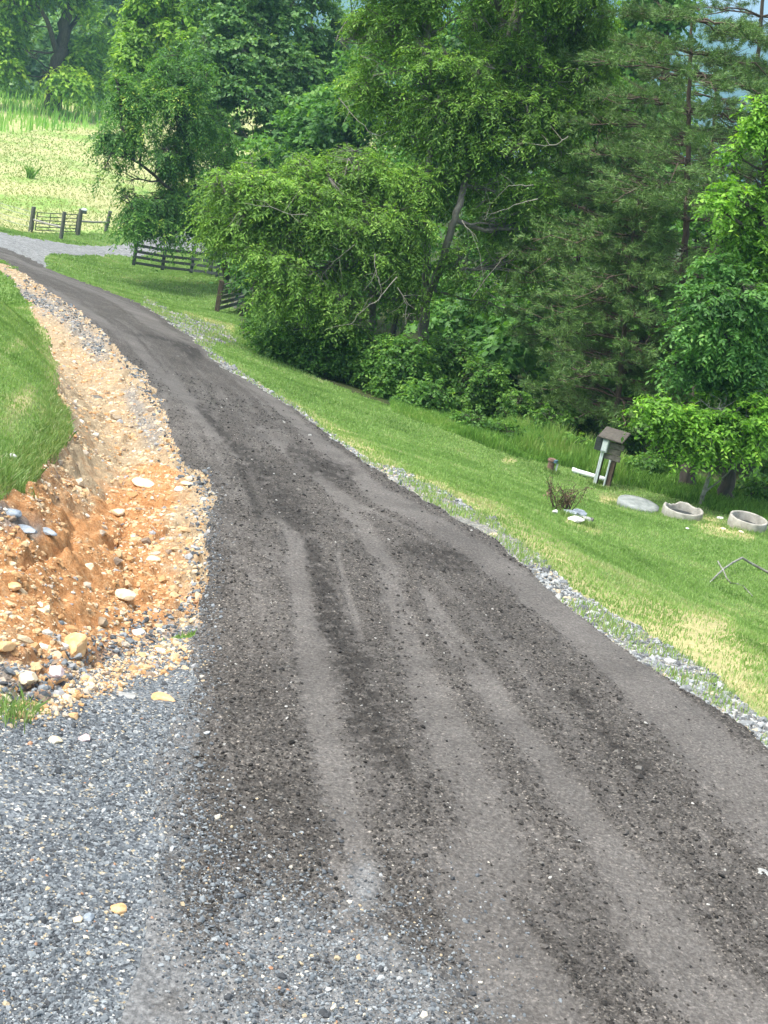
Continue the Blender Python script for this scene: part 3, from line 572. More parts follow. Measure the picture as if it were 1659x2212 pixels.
for q in [(158, 1402, 78, 48, 'broad orange boulder low in the ditch, largest of the ditch rocks', 'rock_orange', .2), (270, 1288, 58, 24, 'long tan slab lying in the orange wash', 'rock_cream', -.6),
          (186, 1228, 32, 24, 'pale cream rock with a dark underside in the ditch', 'rock_cream', 0), (352, 1512, 62, 22, 'orange and cream oblong stone on the blue grey gravel', 'rock_orange', -.3),
          (272, 1506, 46, 18, 'flat olive grey slab on the gravel beside the orange stone', 'rock_grey', .1), (58, 1148, 66, 18, 'long blue slate slab on the upper left bank', 'rock_slate', -.5), (105, 1152, 52, 16, 'shorter blue slate slab beside the long one', 'rock_slate', -.6),
          (24, 1112, 50, 22, 'blue grey rock at the top of the bank under the grass', 'rock_slate', .3), (182, 1600, 26, 24, 'pink and white stone alone on the gravel', 'rock_pink', -.5), (120, 1602, 30, 16, 'cream stone left of the pink one on the gravel', 'rock_cream', 0),
          (316, 1050, 74, 22, 'long white tan slab halfway up the ditch', 'rock_cream', -.55), (385, 1062, 26, 24, 'white grey stone by the road edge of the ditch', 'rock_white', .9), (408, 1048, 40, 14, 'yellow tinted stone at the edge of the road', 'rock_cream', 0),
          (436, 1743, 18, 14, 'small white stone alone on the dark millings', 'rock_white', 0), (1641, 1890, 40, 22, 'grey stone at the right edge of the road', 'rock_grey', -.7), (256, 1965, 40, 24, 'orange and white stone low on the apron', 'rock_orange', .2),
          (168, 1990, 22, 18, 'small tan stone beside a slate one on the apron', 'rock_cream', .2), (192, 1985, 24, 20, 'slate stone touching the small tan one on the apron', 'rock_slate', .5), (868, 2092, 26, 16, 'square white stone near the foot of the road', 'rock_white', .3),
          (30, 1270, 34, 18, 'orange cream rock on the red bank', 'rock_orange', 1.0), (85, 1325, 26, 16, 'tan rock near the left edge of the ditch', 'rock_cream', .2), (300, 1372, 34, 22, 'white pink rock at the mouth of the ditch', 'rock_white', .4), (222, 1346, 26, 24, 'dark olive stone on the orange wash', 'rock_brown', .3),
          (120, 1455, 42, 26, 'pinkish cream block where the ditch meets the gravel', 'rock_pink', .1), (60, 1470, 50, 26, 'cream block left of the pinkish one', 'rock_cream', .2), (10, 1400, 44, 30, 'orange rock cut by the left edge', 'rock_orange', .2), (160, 1550, 26, 18, 'small orange stone above the pink one', 'rock_orange', .1), (255, 1110, 30, 18, 'tan stone in the middle of the channel', 'rock_cream', .3), (330, 1210, 34, 16, 'tan slab at the road side of the channel', 'rock_cream', -.4),
          (250, 905, 26, 14, 'dark brown rock high in the channel', 'rock_brown', .2), (208, 862, 30, 12, 'dark rock above the brown one', 'rock_dark', .2), (225, 760, 14, 9, 'cream stone near the top of the bank', 'rock_cream', 0), (1380, 1664, 22, 16, 'dark lump of millings on the right half of the road', 'rock_dark', .4), (20, 990, 40, 18, 'pale rock half hidden in the left grass', 'rock_white', .2), (384, 772, 8, 6, 'small dark clod far up the road', 'rock_dark', 0)]:
    big_rock(q[0], q[1], q[2], q[3], 'rock', q[4], q[5], rot=q[6], group=GR)
#@@GRASS
# ------------------------------------------------------------------ grass and weeds
def blades(name, P, hgt, wid, mat, label, tone, lean=.45, kind='stuff', seg=1):
    n = len(P); a = rng.random(n) * 2 * math.pi; la = rng.random(n) * 2 * math.pi; l_ = rng.random(n) * lean * hgt
    side = np.c_[np.cos(a), np.sin(a), np.zeros(n)] * (wid / 2)[:, None]
    tip = P + np.c_[np.cos(la) * l_, np.sin(la) * l_, hgt]; mid = P + np.c_[np.cos(la) * l_ * .3, np.sin(la) * l_ * .3, hgt * .55]
    V = np.stack([P - side, P + side, mid + side * .8, tip, mid - side * .8], 1)
    F = np.arange(n)[:, None] * 5 + np.array([[0, 1, 2, 3, 4]])
    o = mesh_np(name, V.reshape(-1, 3), F, mat, attrs={'tone': ('POINT', np.repeat(np.clip(tone, 0, 1), 5))}); return tag(o, label, kind=kind)
P, i0, j0 = zone_pts(0, 380000, 1.5, rmax=95); r_ = RR[i0, j0]
keep = (rng.random(len(P)) > np.clip(dry[i0, j0] * 1.1 + fbm(P[:, 0], P[:, 1], .9, 4, 5) * .8 - .55, 0, .8)); P, i0, j0, r_ = P[keep], i0[keep], j0[keep], r_[keep]
pt = fbm(P[:, 0], P[:, 1], 1.3, 5, 8); tn = -.25 + 1.1 * pt + .5 * fbm(P[:, 0], P[:, 1], .28, 3, 18) + .25 * (rng.random(len(P)) - .5) + dry[i0, j0] * .7 * rng.random(len(P))
blades('lawn_grass', P, (.014 + .024 * rng.random(len(P))) * (1 + r_ / 50), .004 + r_ * .0006, M['grass_blade'], 'mown green grass of the banks beside the road', tn)
P, i0, j0 = zone_pts(2, 16000, 1.2); _q = fbm(P[:, 0], P[:, 1], .5, 3, 35) + .2 * rng.random(len(P)) > .62; P, i0, j0 = P[_q], i0[_q], j0[_q]
blades('edge_grass', P, (.02 + .04 * rng.random(len(P))) * (1 + RR[i0, j0] / 60), .004 + RR[i0, j0] * .0005, M['grass_blade'], 'thin yellowing grass creeping over the gravel shoulder', .5 + .5 * rng.random(len(P)))
# longer grass along the left bank lip
P, i0, j0 = zone_pts(0, 14000, 1.0, rmax=18, mask=lambda x, y: stroke(x, y, [[(130, 930, 30), (90, 1010, 40), (20, 1050, 40), (-60, 1100, 50)], [(115, 780, 12), (115, 860, 14)]]) > .1)
blades('bank_grass', P, .03 + .07 * rng.random(len(P)) ** 2 * 1.3, np.full(len(P), .007), M['grass_blade'], 'longer shaggy grass on the lip of the left bank', .1 + .9 * rng.random(len(P)), .9)
P, i0, j0 = zone_pts(7, 120000, 1.2, rmin=70, mask=lambda x, y: (x < 760)); r_ = RR[i0, j0]
far = PY[i0, j0] < 288 + PX[i0, j0] * -.05; Pp = P[~far]; rp = r_[~far]
tn = .05 + .9 * fbm(Pp[:, 0], Pp[:, 1], 4.5, 4, 12) + .2 * (rng.random(len(Pp)) - .5)
blades('pasture_grass', Pp, .05 + .15 * rng.random(len(Pp)), .0007 * rp, M['straw_blade'], 'dry straw coloured grass of the pasture beyond the gate', tn, 2.2)
P, i0, j0 = zone_pts(7, 42000, .5, rmin=120, mask=lambda x, y: (x < 760) & (y < 292 - x * .05))
blades('tall_weeds', P, .3 + 1.2 * rng.random(len(P)) * fbm(P[:, 0], P[:, 1], 3, 3, 4) * 2, np.full(len(P), .13), M['weed_far'], 'tall bright green weeds along the top of the pasture', .1 + .8 * rng.random(len(P)) * (.5 + fbm(P[:, 0], P[:, 1], 3, 3, 6)), .35)
# weed strip at the foot of the trees
def poly_pts(poly, n):
    poly = np.array(poly, float); lo, hi = poly.min(0), poly.max(0); out = []
    x = lo[0] + rng.random(n * 6) * (hi - lo)[0]; y = lo[1] + rng.random(n * 6) * (hi - lo)[1]; m = inpoly(x, y, poly)
    return x[m][:n], y[m][:n]
_zm = (PX > 840) & (PX < 1720) & (PY > 840) & (PY < 1150) & (RR > 27) & (RR < 48)
def strip_pts(poly, n):
    m = inpoly(PX, PY, poly) & _zm; idx = np.argwhere(m); c = rng.integers(0, len(idx), n); a, b = idx[c, 0], idx[c, 1]
    jit = rng.random((n, 2)) * .12 - .06; x, y = GX[a, b] + jit[:, 0], GY[a, b] + jit[:, 1]; return np.c_[x, y, GZ2[a, b]]
P = strip_pts([(840, 860), (950, 880), (1100, 925), (1200, 950), (1340, 1005), (1345, 1048), (1200, 1005), (1100, 985), (1000, 945), (850, 890)], 42000)
blades('weed_strip', P, .06 + .42 * rng.random(len(P)) ** 1.5 * np.clip(fbm(P[:, 0], P[:, 1], 1.0, 3, 14) * 2.4 - .5, .1, 1.4) * np.clip((P[:, 0] - P[:, 0].min()) / 4, .3, 1), np.full(len(P), .016), M['weed_leaf'], 'knee high weeds and grass along the foot of the trees', -.1 + .6 * rng.random(len(P)) + .9 * fbm(P[:, 0], P[:, 1], .8, 3, 19), .5)
P = strip_pts([(1330, 985), (1720, 1095), (1720, 1150), (1600, 1125), (1500, 1090), (1340, 1045)], 16000)
blades('ground_cover', P, .04 + .16 * rng.random(len(P)), np.full(len(P), .02), M['weed_leaf'], 'low green ground cover under the trees at right', .0 + .8 * rng.random(len(P)), .7)
#@@TREES
# ------------------------------------------------------------------ trees
UP = np.array([0, 0, 1.0])
def norm(v): return v / (np.linalg.norm(v, axis=-1, keepdims=True) + 1e-9)
def sprays(O, Dr, k, L, leafL, leafW, droop, tiltn, tone):
    """k leaves along each of N drooping sprays -> vertices, faces, tone"""
    n = len(O); t = (np.arange(k) + .5) / k; t = t[None] * (.85 + .3 * rng.random((n, 1)))
    Ls = L * (.6 + .8 * rng.random((n, 1)))
    S = norm(np.cross(Dr, UP) + 1e-3)
    Pt = O[:, None] + Dr[:, None] * (t * Ls)[..., None] - UP * (droop * Ls * t * t)[..., None]
    sg = np.where(np.arange(k) % 2 == 0, 1.0, -1.0)[None, :, None]
    a = norm(S[:, None] * sg * .85 + Dr[:, None] * .5 - UP * (.25 + .35 * droop) + rng.standard_normal((n, k, 3)) * .35)
    nr_ = norm(UP + rng.standard_normal((n, k, 3)) * tiltn + Dr[:, None] * .3); wv = norm(np.cross(a, nr_))
    l_ = (leafL * (.65 + .7 * rng.random((n, k, 1)))); w_ = leafW * .5 * (.7 + .6 * rng.random((n, k, 1)))
    mid = Pt + a * l_ * .5
    V = np.stack([Pt, mid + wv * w_, Pt + a * l_ - UP * l_ * .12, mid - wv * w_], 2).reshape(-1, 3)
    F = np.arange(n * k)[:, None] * 4 + np.arange(4)[None]
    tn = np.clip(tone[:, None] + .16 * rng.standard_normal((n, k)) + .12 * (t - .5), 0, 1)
    return V, F, np.repeat(tn.ravel(), 4)
def lobes_world(lobes):
    out = []
    for q in lobes:
        px, py, rx, ry, D = q[:5]; c = at(px, py, D); m = scale_at(c); out.append((c, rx * m, ry * m, q[5] if len(q) > 5 else 1.0, rx * ry * math.pi))
    return out
def crown_pts(lobes, dens, gap=.42, gs=.9, core=.35):
    O = []; D = []; T = []
    for c, rx, rz, w, apx in lobes_world(lobes):
        n = int(apx * dens * w * 1.7) + 6
        u = norm(rng.standard_normal((n, 3))); r = core + (1.05 - core) * rng.random(n) ** .6
        wob = .72 + .55 * fbm(u[:, 0] * 1.3 + c[0], u[:, 1] * 1.3 + c[1], .8, 2, 3, u[:, 2] * 1.3 + c[2])
        p = c + u * r[:, None] * wob[:, None] * np.array([rx, rx, rz])
        g = fbm(p[:, 0], p[:, 1], gs, 2, 11, p[:, 2] * 1.5) > gap
        p, u_, r = p[g], u[g], r[g]
        O.append(p); D.append(norm(u_ * np.array([1, 1, .5]) + rng.standard_normal(p.shape) * .45))
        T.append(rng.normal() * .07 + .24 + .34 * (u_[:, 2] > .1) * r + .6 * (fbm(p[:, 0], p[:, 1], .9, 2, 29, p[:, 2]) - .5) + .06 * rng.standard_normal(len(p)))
    return np.concatenate(O), np.concatenate(D), np.concatenate(T)
LEAFY = {
    'locust': dict(mat='leaf_locust', k=15, L=.60, l=.135, w=.046, droop=.6, tilt=.45, dens=.028),
    'walnut': dict(mat='leaf_walnut', k=16, L=.75, l=.18, w=.07, droop=.75, tilt=.4, dens=.025),
    'poplar': dict(mat='leaf_poplar', k=8, L=.6, l=.24, w=.20, droop=.3, tilt=.8, dens=.026),
    'thicket': dict(mat='leaf_thicket', k=10, L=.42, l=.12, w=.078, droop=.4, tilt=.6, dens=.034),
    'back': dict(mat='leaf_back', k=8, L=.75, l=.26, w=.19, droop=.4, tilt=.7, dens=.020),
    'bright': dict(mat='leaf_bright', k=12, L=.42, l=.115, w=.062, droop=.5, tilt=.5, dens=.027),
    'soft': dict(mat='leaf_soft', k=12, L=.42, l=.115, w=.06, droop=.5, tilt=.5, dens=.027),
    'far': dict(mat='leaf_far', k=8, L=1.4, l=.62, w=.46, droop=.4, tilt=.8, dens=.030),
    'hickory': dict(mat='leaf_hickory', k=10, L=1.3, l=.55, w=.30, droop=.8, tilt=.5, dens=.026)}
def tree(name, label, cat, base, stems, lobes, kind, bark='bark_grey', group=None, dens=1, gap=.42, gs=.9, dead=None, limbs=True, twig=.006, size=1, core=.35):
    """stems: list of ([(x,y,z)...], r0, r1); the crown grows on the lobes"""
    pr = LEAFY[kind]; base = np.array(base, float); t = thing(name, base, label, cat, group)
    tb = Tubes(); nodes = []
    for pts, r0, r1 in stems:
        pts = np.asarray(pts, float); m = len(pts); tt = np.linspace(0, m - 1, (m - 1) * 5 + 1)
        q = np.stack([np.interp(tt, range(m), pts[:, a]) for a in range(3)], 1); q[1:-1] = (q[:-2] + q[1:-1] * 2 + q[2:]) / 4
        q[1:, :2] += (rng.random((len(q) - 1, 2)) - .5) * r0 * .5
        rad = np.linspace(r0, r1, len(q)); rad[0] *= 1.3; tb.add(q, rad, 9); nodes.append(q)
    nodes = np.concatenate(nodes)
    O, Dr, T = crown_pts(lobes, pr['dens'] * dens, gap, gs, core)
    hub = []
    if limbs:
        for c, rx, rz, w, apx in lobes_world(lobes):
            d = np.linalg.norm((nodes - c) * np.array([1, 1, .7]) + np.array([0, 0, .2]) * rx, axis=1) + np.maximum(nodes[:, 2] - c[2], 0) * 2
            a = nodes[int(np.argmin(d))]; mid = (a + c) / 2 + np.array([0, 0, -.12]) * np.linalg.norm(c - a); L_ = np.linalg.norm(c - a) + .01
            tt = np.linspace(0, 1, 7)[:, None]; q = (1 - tt) ** 2 * a + 2 * tt * (1 - tt) * mid + tt ** 2 * c; q[1:] += (rng.random((6, 3)) - .5) * .06 * L_
            r0 = min(.022 * L_ + .02, .12); tb.add(q, np.linspace(r0, r0 * .35, 7), 6)
            for _ in range(7):
                e = c + norm(rng.standard_normal(3)) * np.array([rx, rx, rz]) * .8; s0 = q[rng.integers(3, 7)]
                mm = (s0 + e) / 2 + rng.standard_normal(3) * .08 * rx; tb.add(np.array([s0, mm, e]), np.array([r0 * .4, r0 * .28, .008]), 5); hub.append(mm); hub.append(e)
        hub = np.array(hub)
        sel = rng.random(len(O)) < .5; OO = O[sel]
        nn = np.array([hub[np.argmin(((hub - o) ** 2).sum(1))] for o in OO]) if len(hub) else OO
        near_ = np.linalg.norm(nn - OO, axis=1) < 1.6 * max(1, size); tb.segs(nn[near_], OO[near_] + Dr[sel][near_] * pr['L'] * .4, twig * 1.6 * size, twig * .5 * size)
    tb.build('trunk', M[bark], t, base)
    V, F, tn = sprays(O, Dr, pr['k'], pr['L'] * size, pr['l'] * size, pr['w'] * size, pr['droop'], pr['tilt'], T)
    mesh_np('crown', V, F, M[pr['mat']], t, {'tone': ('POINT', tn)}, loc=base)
    if dead:
        for L in dead:
            p = np.array([at(x, y, D) for x, y, D in L]); tb = Tubes(); m = scale_at(p[0])
            tt = np.linspace(0, len(p) - 1, len(p) * 3); q = np.stack([np.interp(tt, range(len(p)), p[:, a]) for a in range(3)], 1); q += (rng.random(q.shape) - .5) * .05
            tb.add(q, np.linspace(1.15 * m, .4 * m, len(q)), 6)
            for _ in range(5):
                s0 = q[rng.integers(1, len(q))]; e = s0 + norm(rng.standard_normal(3) + (q[-1] - q[0]) * .4) * (.35 + .5 * rng.random()); tb.add(np.array([s0, (s0 + e) / 2 + rng.standard_normal(3) * .04, e]), np.array([.45, .35, .18]) * m, 5)
            tb.build('dead_branch', M['dead_wood'], t, base)
    return t
def down(P): return np.array([P[0], P[1], gz(P[0], P[1]) - .05])
def stem_at(pts): return [at(x, y, D) for x, y, D in pts]
# far left tree with the visible trunk
b = G(112, 236)
tree('shade_tree', 'tall yellow green tree with a dark leaning trunk at the top of the pasture', 'tree', b, [([b] + stem_at([(120, 165, 160), (132, 110, 160), (141, 40, 160), (150, -60, 160), (160, -150, 160)]), .95, .35), (stem_at([(130, 130, 160), (100, 40, 158), (60, -30, 157)]), .35, .12), (stem_at([(136, 80, 160), (190, 10, 162), (230, -60, 162)]), .3, .1)],
     [(40, 40, 50, 34, 158), (120, 20, 50, 34, 160), (200, 50, 46, 44, 161), (60, 108, 52, 28, 157), (20, 150, 40, 24, 158), (190, 118, 44, 30, 161), (152, 172, 40, 20, 156), (84, 150, 28, 22, 156), (205, 172, 24, 18, 160), (90, -60, 90, 50, 160), (210, -40, 70, 50, 162), (-10, 80, 50, 50, 160), (10, 0, 40, 30, 158)], 'hickory', 'bark_dark', gap=.47, gs=4.5, size=1.0, dens=1.15)
# far tree line
FT = [(-60, 60, 90, 110, 178), (10, 130, 70, 80, 190), (60, 40, 80, 100, 205), (120, 120, 60, 90, 182), (190, 90, 70, 110, 190), (250, 40, 70, 130, 186), (215, 170, 40, 60, 176), (300, 150, 60, 90, 182), (340, 40, 70, 90, 200), (400, 130, 70, 100, 190), (30, 195, 50, 36, 176), (270, 205, 40, 40, 174), (470, 190, 70, 80, 186), (560, 200, 70, 90, 182), (650, 180, 80, 100, 188), (740, 120, 70, 90, 190)]
desc = ['behind the top left edge of the pasture', 'left of the leaning trunk', 'high above the leaning tree', 'directly behind the leaning trunk', 'right of the leaning trunk', 'above the right end of the tall weeds', 'low beside the tall weeds', 'between the leaning tree and the dark near tree', 'seen over the dark near tree', 'behind the dark near tree', 'low at the left end of the tall weeds', 'low at the right end of the tall weeds', 'seen through the gaps of the dark near tree', 'behind the multi stemmed tree', 'far behind the centre of the thicket', 'under the notch of blue mountain']
for i, (px, py, rx, ry, D) in enumerate(FT):
    c = at(px, py, D); bb = down(c); w = [(px + rx * .5 * math.cos(a), py + ry * .45 * math.sin(a) * 1.1, rx * .62, ry * .5, D + 3 * math.sin(a * 2)) for a in (0, 1.3, 2.5, 3.8, 5.0)] + [(px, py, rx * .6, ry * .6, D)]
    hz = down(c); lowpix = project(np.array([hz]))[1][0]
    w.append((px - 4, min(lowpix - 20, py + ry * 1.2), rx * .7, max(14, (lowpix - py) * .45), D))
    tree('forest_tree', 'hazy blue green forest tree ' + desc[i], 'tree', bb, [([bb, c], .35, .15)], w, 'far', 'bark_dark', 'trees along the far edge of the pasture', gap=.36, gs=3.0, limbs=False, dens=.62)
# mid tree over the dark one, light green
c = at(420, 80, 105); b = down(c)
tree('young_tree', 'light green feathery tree rising behind the dark tree by the drive', 'tree', b, [([b, c], .3, .1)], [(310, 95, 46, 50, 104), (335, 35, 58, 46, 106), (385, 80, 50, 60, 105), (290, 130, 30, 30, 103), (360, -30, 70, 50, 106), (420, 20, 50, 50, 106), (300, 30, 40, 36, 106)], 'hickory', gap=.40, gs=2, size=.62, dens=1.6)
# broad leaved multi stem tree
c = at(600, 240, 86); b = down(c)
tree('poplar_tree', 'blue green broad leaved tree with several grey stems behind the fence', 'tree', b, [([b] + stem_at([(628, 300, 86), (612, 200, 86), (596, 60, 86), (590, -60, 86)]), .22, .08), ([b] + stem_at([(640, 300, 86), (652, 200, 87), (668, 80, 87), (680, -40, 87)]), .2, .08), ([b] + stem_at([(610, 300, 86), (560, 200, 85), (530, 90, 85)]), .16, .06)],
     [(500, 50, 70, 50, 85), (570, 20, 70, 60, 87), (640, 50, 60, 60, 86), (700, 60, 46, 60, 87), (470, 110, 60, 50, 84), (540, 120, 70, 50, 84), (620, 140, 70, 50, 85), (690, 150, 44, 50, 87), (460, 190, 56, 50, 84), (530, 210, 70, 50, 83), (610, 230, 70, 44, 84), (690, 230, 50, 50, 87), (500, 280, 70, 40, 83), (590, 300, 70, 34, 84), (440, 260, 46, 50, 85), (660, 300, 40, 34, 86), (520, -50, 90, 50, 86), (650, -40, 90, 60, 87), (450, 0, 50, 40, 86)], 'poplar', gap=.43, gs=1.6, size=.95, dens=1.25)
# dark feathery tree overhanging the drive
c = at(415, 430, 70); b = down(at(500, 600, 73))
tree('walnut_tree', 'dark green feathery tree hanging over the board fence and drive', 'tree', b, [([b] + stem_at([(470, 520, 72), (425, 430, 71), (405, 340, 70), (390, 220, 70), (385, 130, 71)]), .22, .07), (stem_at([(440, 460, 71), (380, 420, 68), (300, 350, 67), (240, 330, 66)]), .12, .03), (stem_at([(452, 490, 71.5), (385, 500, 68), (350, 508, 67)]), .06, .02)],
     [(330, 190, 46, 50, 70), (400, 160, 60, 50, 70), (255, 185, 28, 24, 68), (285, 225, 34, 24, 68), (380, 235, 70, 50, 69), (310, 280, 50, 36, 68), (250, 320, 36, 34, 67), (225, 365, 28, 26, 66), (280, 380, 48, 34, 67), (345, 330, 50, 44, 68), (400, 330, 50, 50, 70), (330, 420, 48, 30, 67), (275, 430, 34, 22, 66), (390, 440, 50, 34, 68), (300, 470, 34, 16, 66), (360, 480, 44, 18, 67), (430, 480, 44, 30, 69), (275, 492, 14, 9, 66), (364, 512, 12, 12, 66), (450, 250, 44, 50, 71), (460, 400, 40, 60, 71), (245, 285, 22, 24, 67), (440, 190, 40, 40, 71), (480, 500, 40, 26, 71), (475, 320, 40, 50, 73), (480, 420, 36, 40, 73), (420, 400, 44, 34, 70)], 'walnut', 'bark_dark', gap=.475, gs=1.5, size=1.0, dens=1.55, twig=.009)
# tall central tree with fork
b = G(905, 868); DC = float(np.hypot(b[0], b[1])) + 3.2; b = down(at(905, 860, DC))
tree('forked_tree', 'tallest light green tree in the centre with a forked grey trunk and dead twigs', 'tree', b,
     [([b] + stem_at([(915, 727, DC), (920, 640, DC)]), .19, .15), (stem_at([(920, 640, DC), (923, 529, DC - .8), (923, 427, DC - 1.1), (930, 274, DC - .8), (924, 132, DC), (927, -20, DC), (925, -120, DC)]), .13, .05), (stem_at([(920, 645, DC), (947, 589, DC - .8), (970, 516, DC - 1.4), (990, 446, DC - 1.6), (1023, 331, DC), (1045, 231, DC), (1085, 130, DC), (1115, 20, DC), (1130, -100, DC)]), .13, .05), (stem_at([(905, 690, DC), (880, 620, DC), (868, 520, DC + .3)]), .07, .04)],
     [(900, 40, 76, 60, DC), (820, 60, 60, 56, DC - .5), (1000, 30, 80, 60, DC), (1100, 60, 76, 60, DC), (1190, 60, 70, 60, DC + .5), (1270, 40, 50, 56, DC + .7), (840, 140, 56, 40, DC), (930, 150, 70, 50, DC - 1), (1020, 140, 80, 50, DC - .8), (1120, 150, 76, 50, DC - .5), (1210, 160, 70, 54, DC), (1280, 150, 40, 60, DC + 1), (960, 230, 70, 44, DC - 1), (1060, 230, 70, 44, DC - 1), (1160, 240, 70, 50, DC - .5), (1250, 240, 56, 44, DC), (900, 290, 56, 34, DC - .5, .6), (1000, 310, 60, 40, DC - 1), (1100, 320, 70, 44, DC - 1), (1190, 330, 56, 44, DC - .4), (830, 250, 46, 40, DC, .45), (1050, 400, 60, 40, DC - 1), (1140, 410, 56, 44, DC - .6), (1090, 480, 60, 44, DC - .8), (1010, 570, 44, 40, DC - 1), (1100, 570, 56, 40, DC - .6), (960, 400, 46, 36, DC - 1), (1060, 650, 40, 34, DC - .5), (880, -60, 120, 60, DC), (1080, -60, 130, 60, DC), (1230, -50, 90, 60, DC), (740, 60, 40, 40, DC), (1165, 490, 36, 40, DC), (790, 190, 36, 26, DC), (850, 200, 34, 26, DC)],
     'locust', 'bark_silver', gap=.45, gs=1.1, dens=.95, twig=.010,
     dead=[[(861, 84, DC - 1), (890, 95, DC - 1), (920, 117, DC - .5)], [(808, 162, DC - 1.5), (840, 160, DC - 1.2), (877, 159, DC - 1), (923, 215, DC - .5)], [(1228, 294, DC - 2.2), (1206, 311, DC - 2.2), (1180, 316, DC - 2), (1128, 305, DC - 2), (1060, 340, DC - 1)], [(1161, 430, DC - 2), (1117, 442, DC - 2), (1064, 461, DC - 1.8), (1042, 476, DC - 1.5)], [(996, 476, DC - 1.8), (1010, 493, DC - 2), (1033, 532, DC - 2), (1045, 620, DC - 2)], [(780, 120, DC - 1), (830, 140, DC - 1), (880, 175, DC - .6)], [(1150, 400, DC - 2), (1100, 400, DC - 2), (1060, 440, DC - 1.6)], [(1020, 640, DC - 1.5), (1075, 570, DC - 1.8), (1110, 540, DC - 2)]])
# spreading lower tree on the left of it
DS = DC - 1.6; b = down(at(800, 850, DS))
tree('spreading_tree', 'wide yellow green tree spreading low over the thicket beside the road', 'tree', b,
     [([b] + stem_at([(805, 700, DS), (810, 600, DS), (790, 480, DS), (770, 380, DS), (760, 330, DS)]), .12, .04), (stem_at([(808, 640, DS), (740, 560, DS - .5), (640, 500, DS - 1), (540, 470, DS - 1.2)]), .08, .02), (stem_at([(806, 660, DS), (860, 560, DS), (880, 470, DS), (890, 400, DS)]), .08, .03)],
     [(500, 400, 50, 40, DS - 1), (560, 365, 46, 34, DS - 1), (600, 400, 60, 44, DS - 1), (670, 370, 50, 34, DS - .6), (700, 410, 60, 40, DS - .8), (770, 360, 60, 40, DS), (820, 400, 60, 44, DS), (480, 470, 40, 34, DS - 1), (540, 470, 60, 44, DS - 1.5), (620, 480, 66, 44, DS - 1.6), (710, 490, 66, 44, DS - 1.4), (800, 480, 66, 44, DS - .8), (870, 480, 50, 44, DS - .4), (492, 532, 34, 28, DS - 1), (550, 550, 50, 36, DS - 1.6), (620, 560, 60, 36, DS - 1.9), (700, 570, 60, 36, DS - 1.7), (780, 560, 60, 40, DS - 1.2), (850, 560, 50, 40, DS - .8), (548, 612, 34, 26, DS - 1.4), (590, 630, 50, 26, DS - 1.8), (660, 640, 50, 26, DS - 1.9), (740, 640, 50, 28, DS - 1.6), (870, 640, 36, 30, DS - .8), (735, 690, 26, 20, DS - 2), (900, 400, 40, 40, DS), (570, 420, 50, 40, DS - 1.3), (660, 440, 50, 34, DS - 1.4)],
     'locust', 'bark_silver', gap=.44, gs=1.0, dens=.95, size=.95, twig=.010,
     dead=[[(857, 598, DS - 2.4), (838, 622, DS - 2.5), (819, 645, DS - 2.6), (785, 668, DS - 2.7), (758, 698, DS - 2.8)], [(809, 549, DS - 2.2), (812, 585, DS - 2.3), (821, 618, DS - 2.4)], [(765, 529, DS - 2.2), (740, 550, DS - 2.3), (715, 572, DS - 2.4)], [(732, 212, DS + .5), (765, 250, DS + .4), (806, 294, DS + .2)], [(665, 465, DS - 2.3), (632, 463, DS - 2.4), (580, 446, DS - 2.5), (527, 440, DS - 2.6)], [(860, 620, DS - 2.4), (880, 660, DS - 2.4), (875, 700, DS - 2.4)]])
# shrub thicket at the foot
SH = [(578, 706, 42, 48, 'leftmost dark leafy shrub of the thicket beside the corner fence'), (620, 735, 56, 56, 'dark leafy shrub at the road side left of the dead branch'), (705, 760, 62, 62, 'rounded dark shrub under the hanging dead branch'), (790, 780, 60, 66, 'dark shrub just left of the forked trunk'), (868, 800, 56, 74, 'vine covered shrub at the base of the forked trunk'), (960, 800, 60, 76, 'tall dark shrub just right of the forked trunk'), (1035, 840, 50, 64, 'dark shrub at the right end of the thicket'), (930, 860, 50, 40, 'low leafy shrub over the weeds below the forked trunk')]
for i, (px, py, rx, ry, lb) in enumerate(SH):
    D = np.hypot(*G(px, py + ry * 1.0)[:2]) + 1.3; c = at(px, py, D); bb = down(c)
    w = [(px + rx * .55 * math.cos(a), py + ry * .55 * math.sin(a), rx * .55, ry * .5, D + .5 * math.sin(a * 2)) for a in (0, 1.1, 2.2, 3.2, 4.2, 5.3)] + [(px, py, rx * .6, ry * .6, D - .4)]
    tree('shrub', lb, 'shrub', bb, [([bb, c], .05, .02)], w, 'thicket', 'bark_dark', 'shrubs of the thicket beside the road', gap=.40, gs=.6, dens=.9, size=.9)
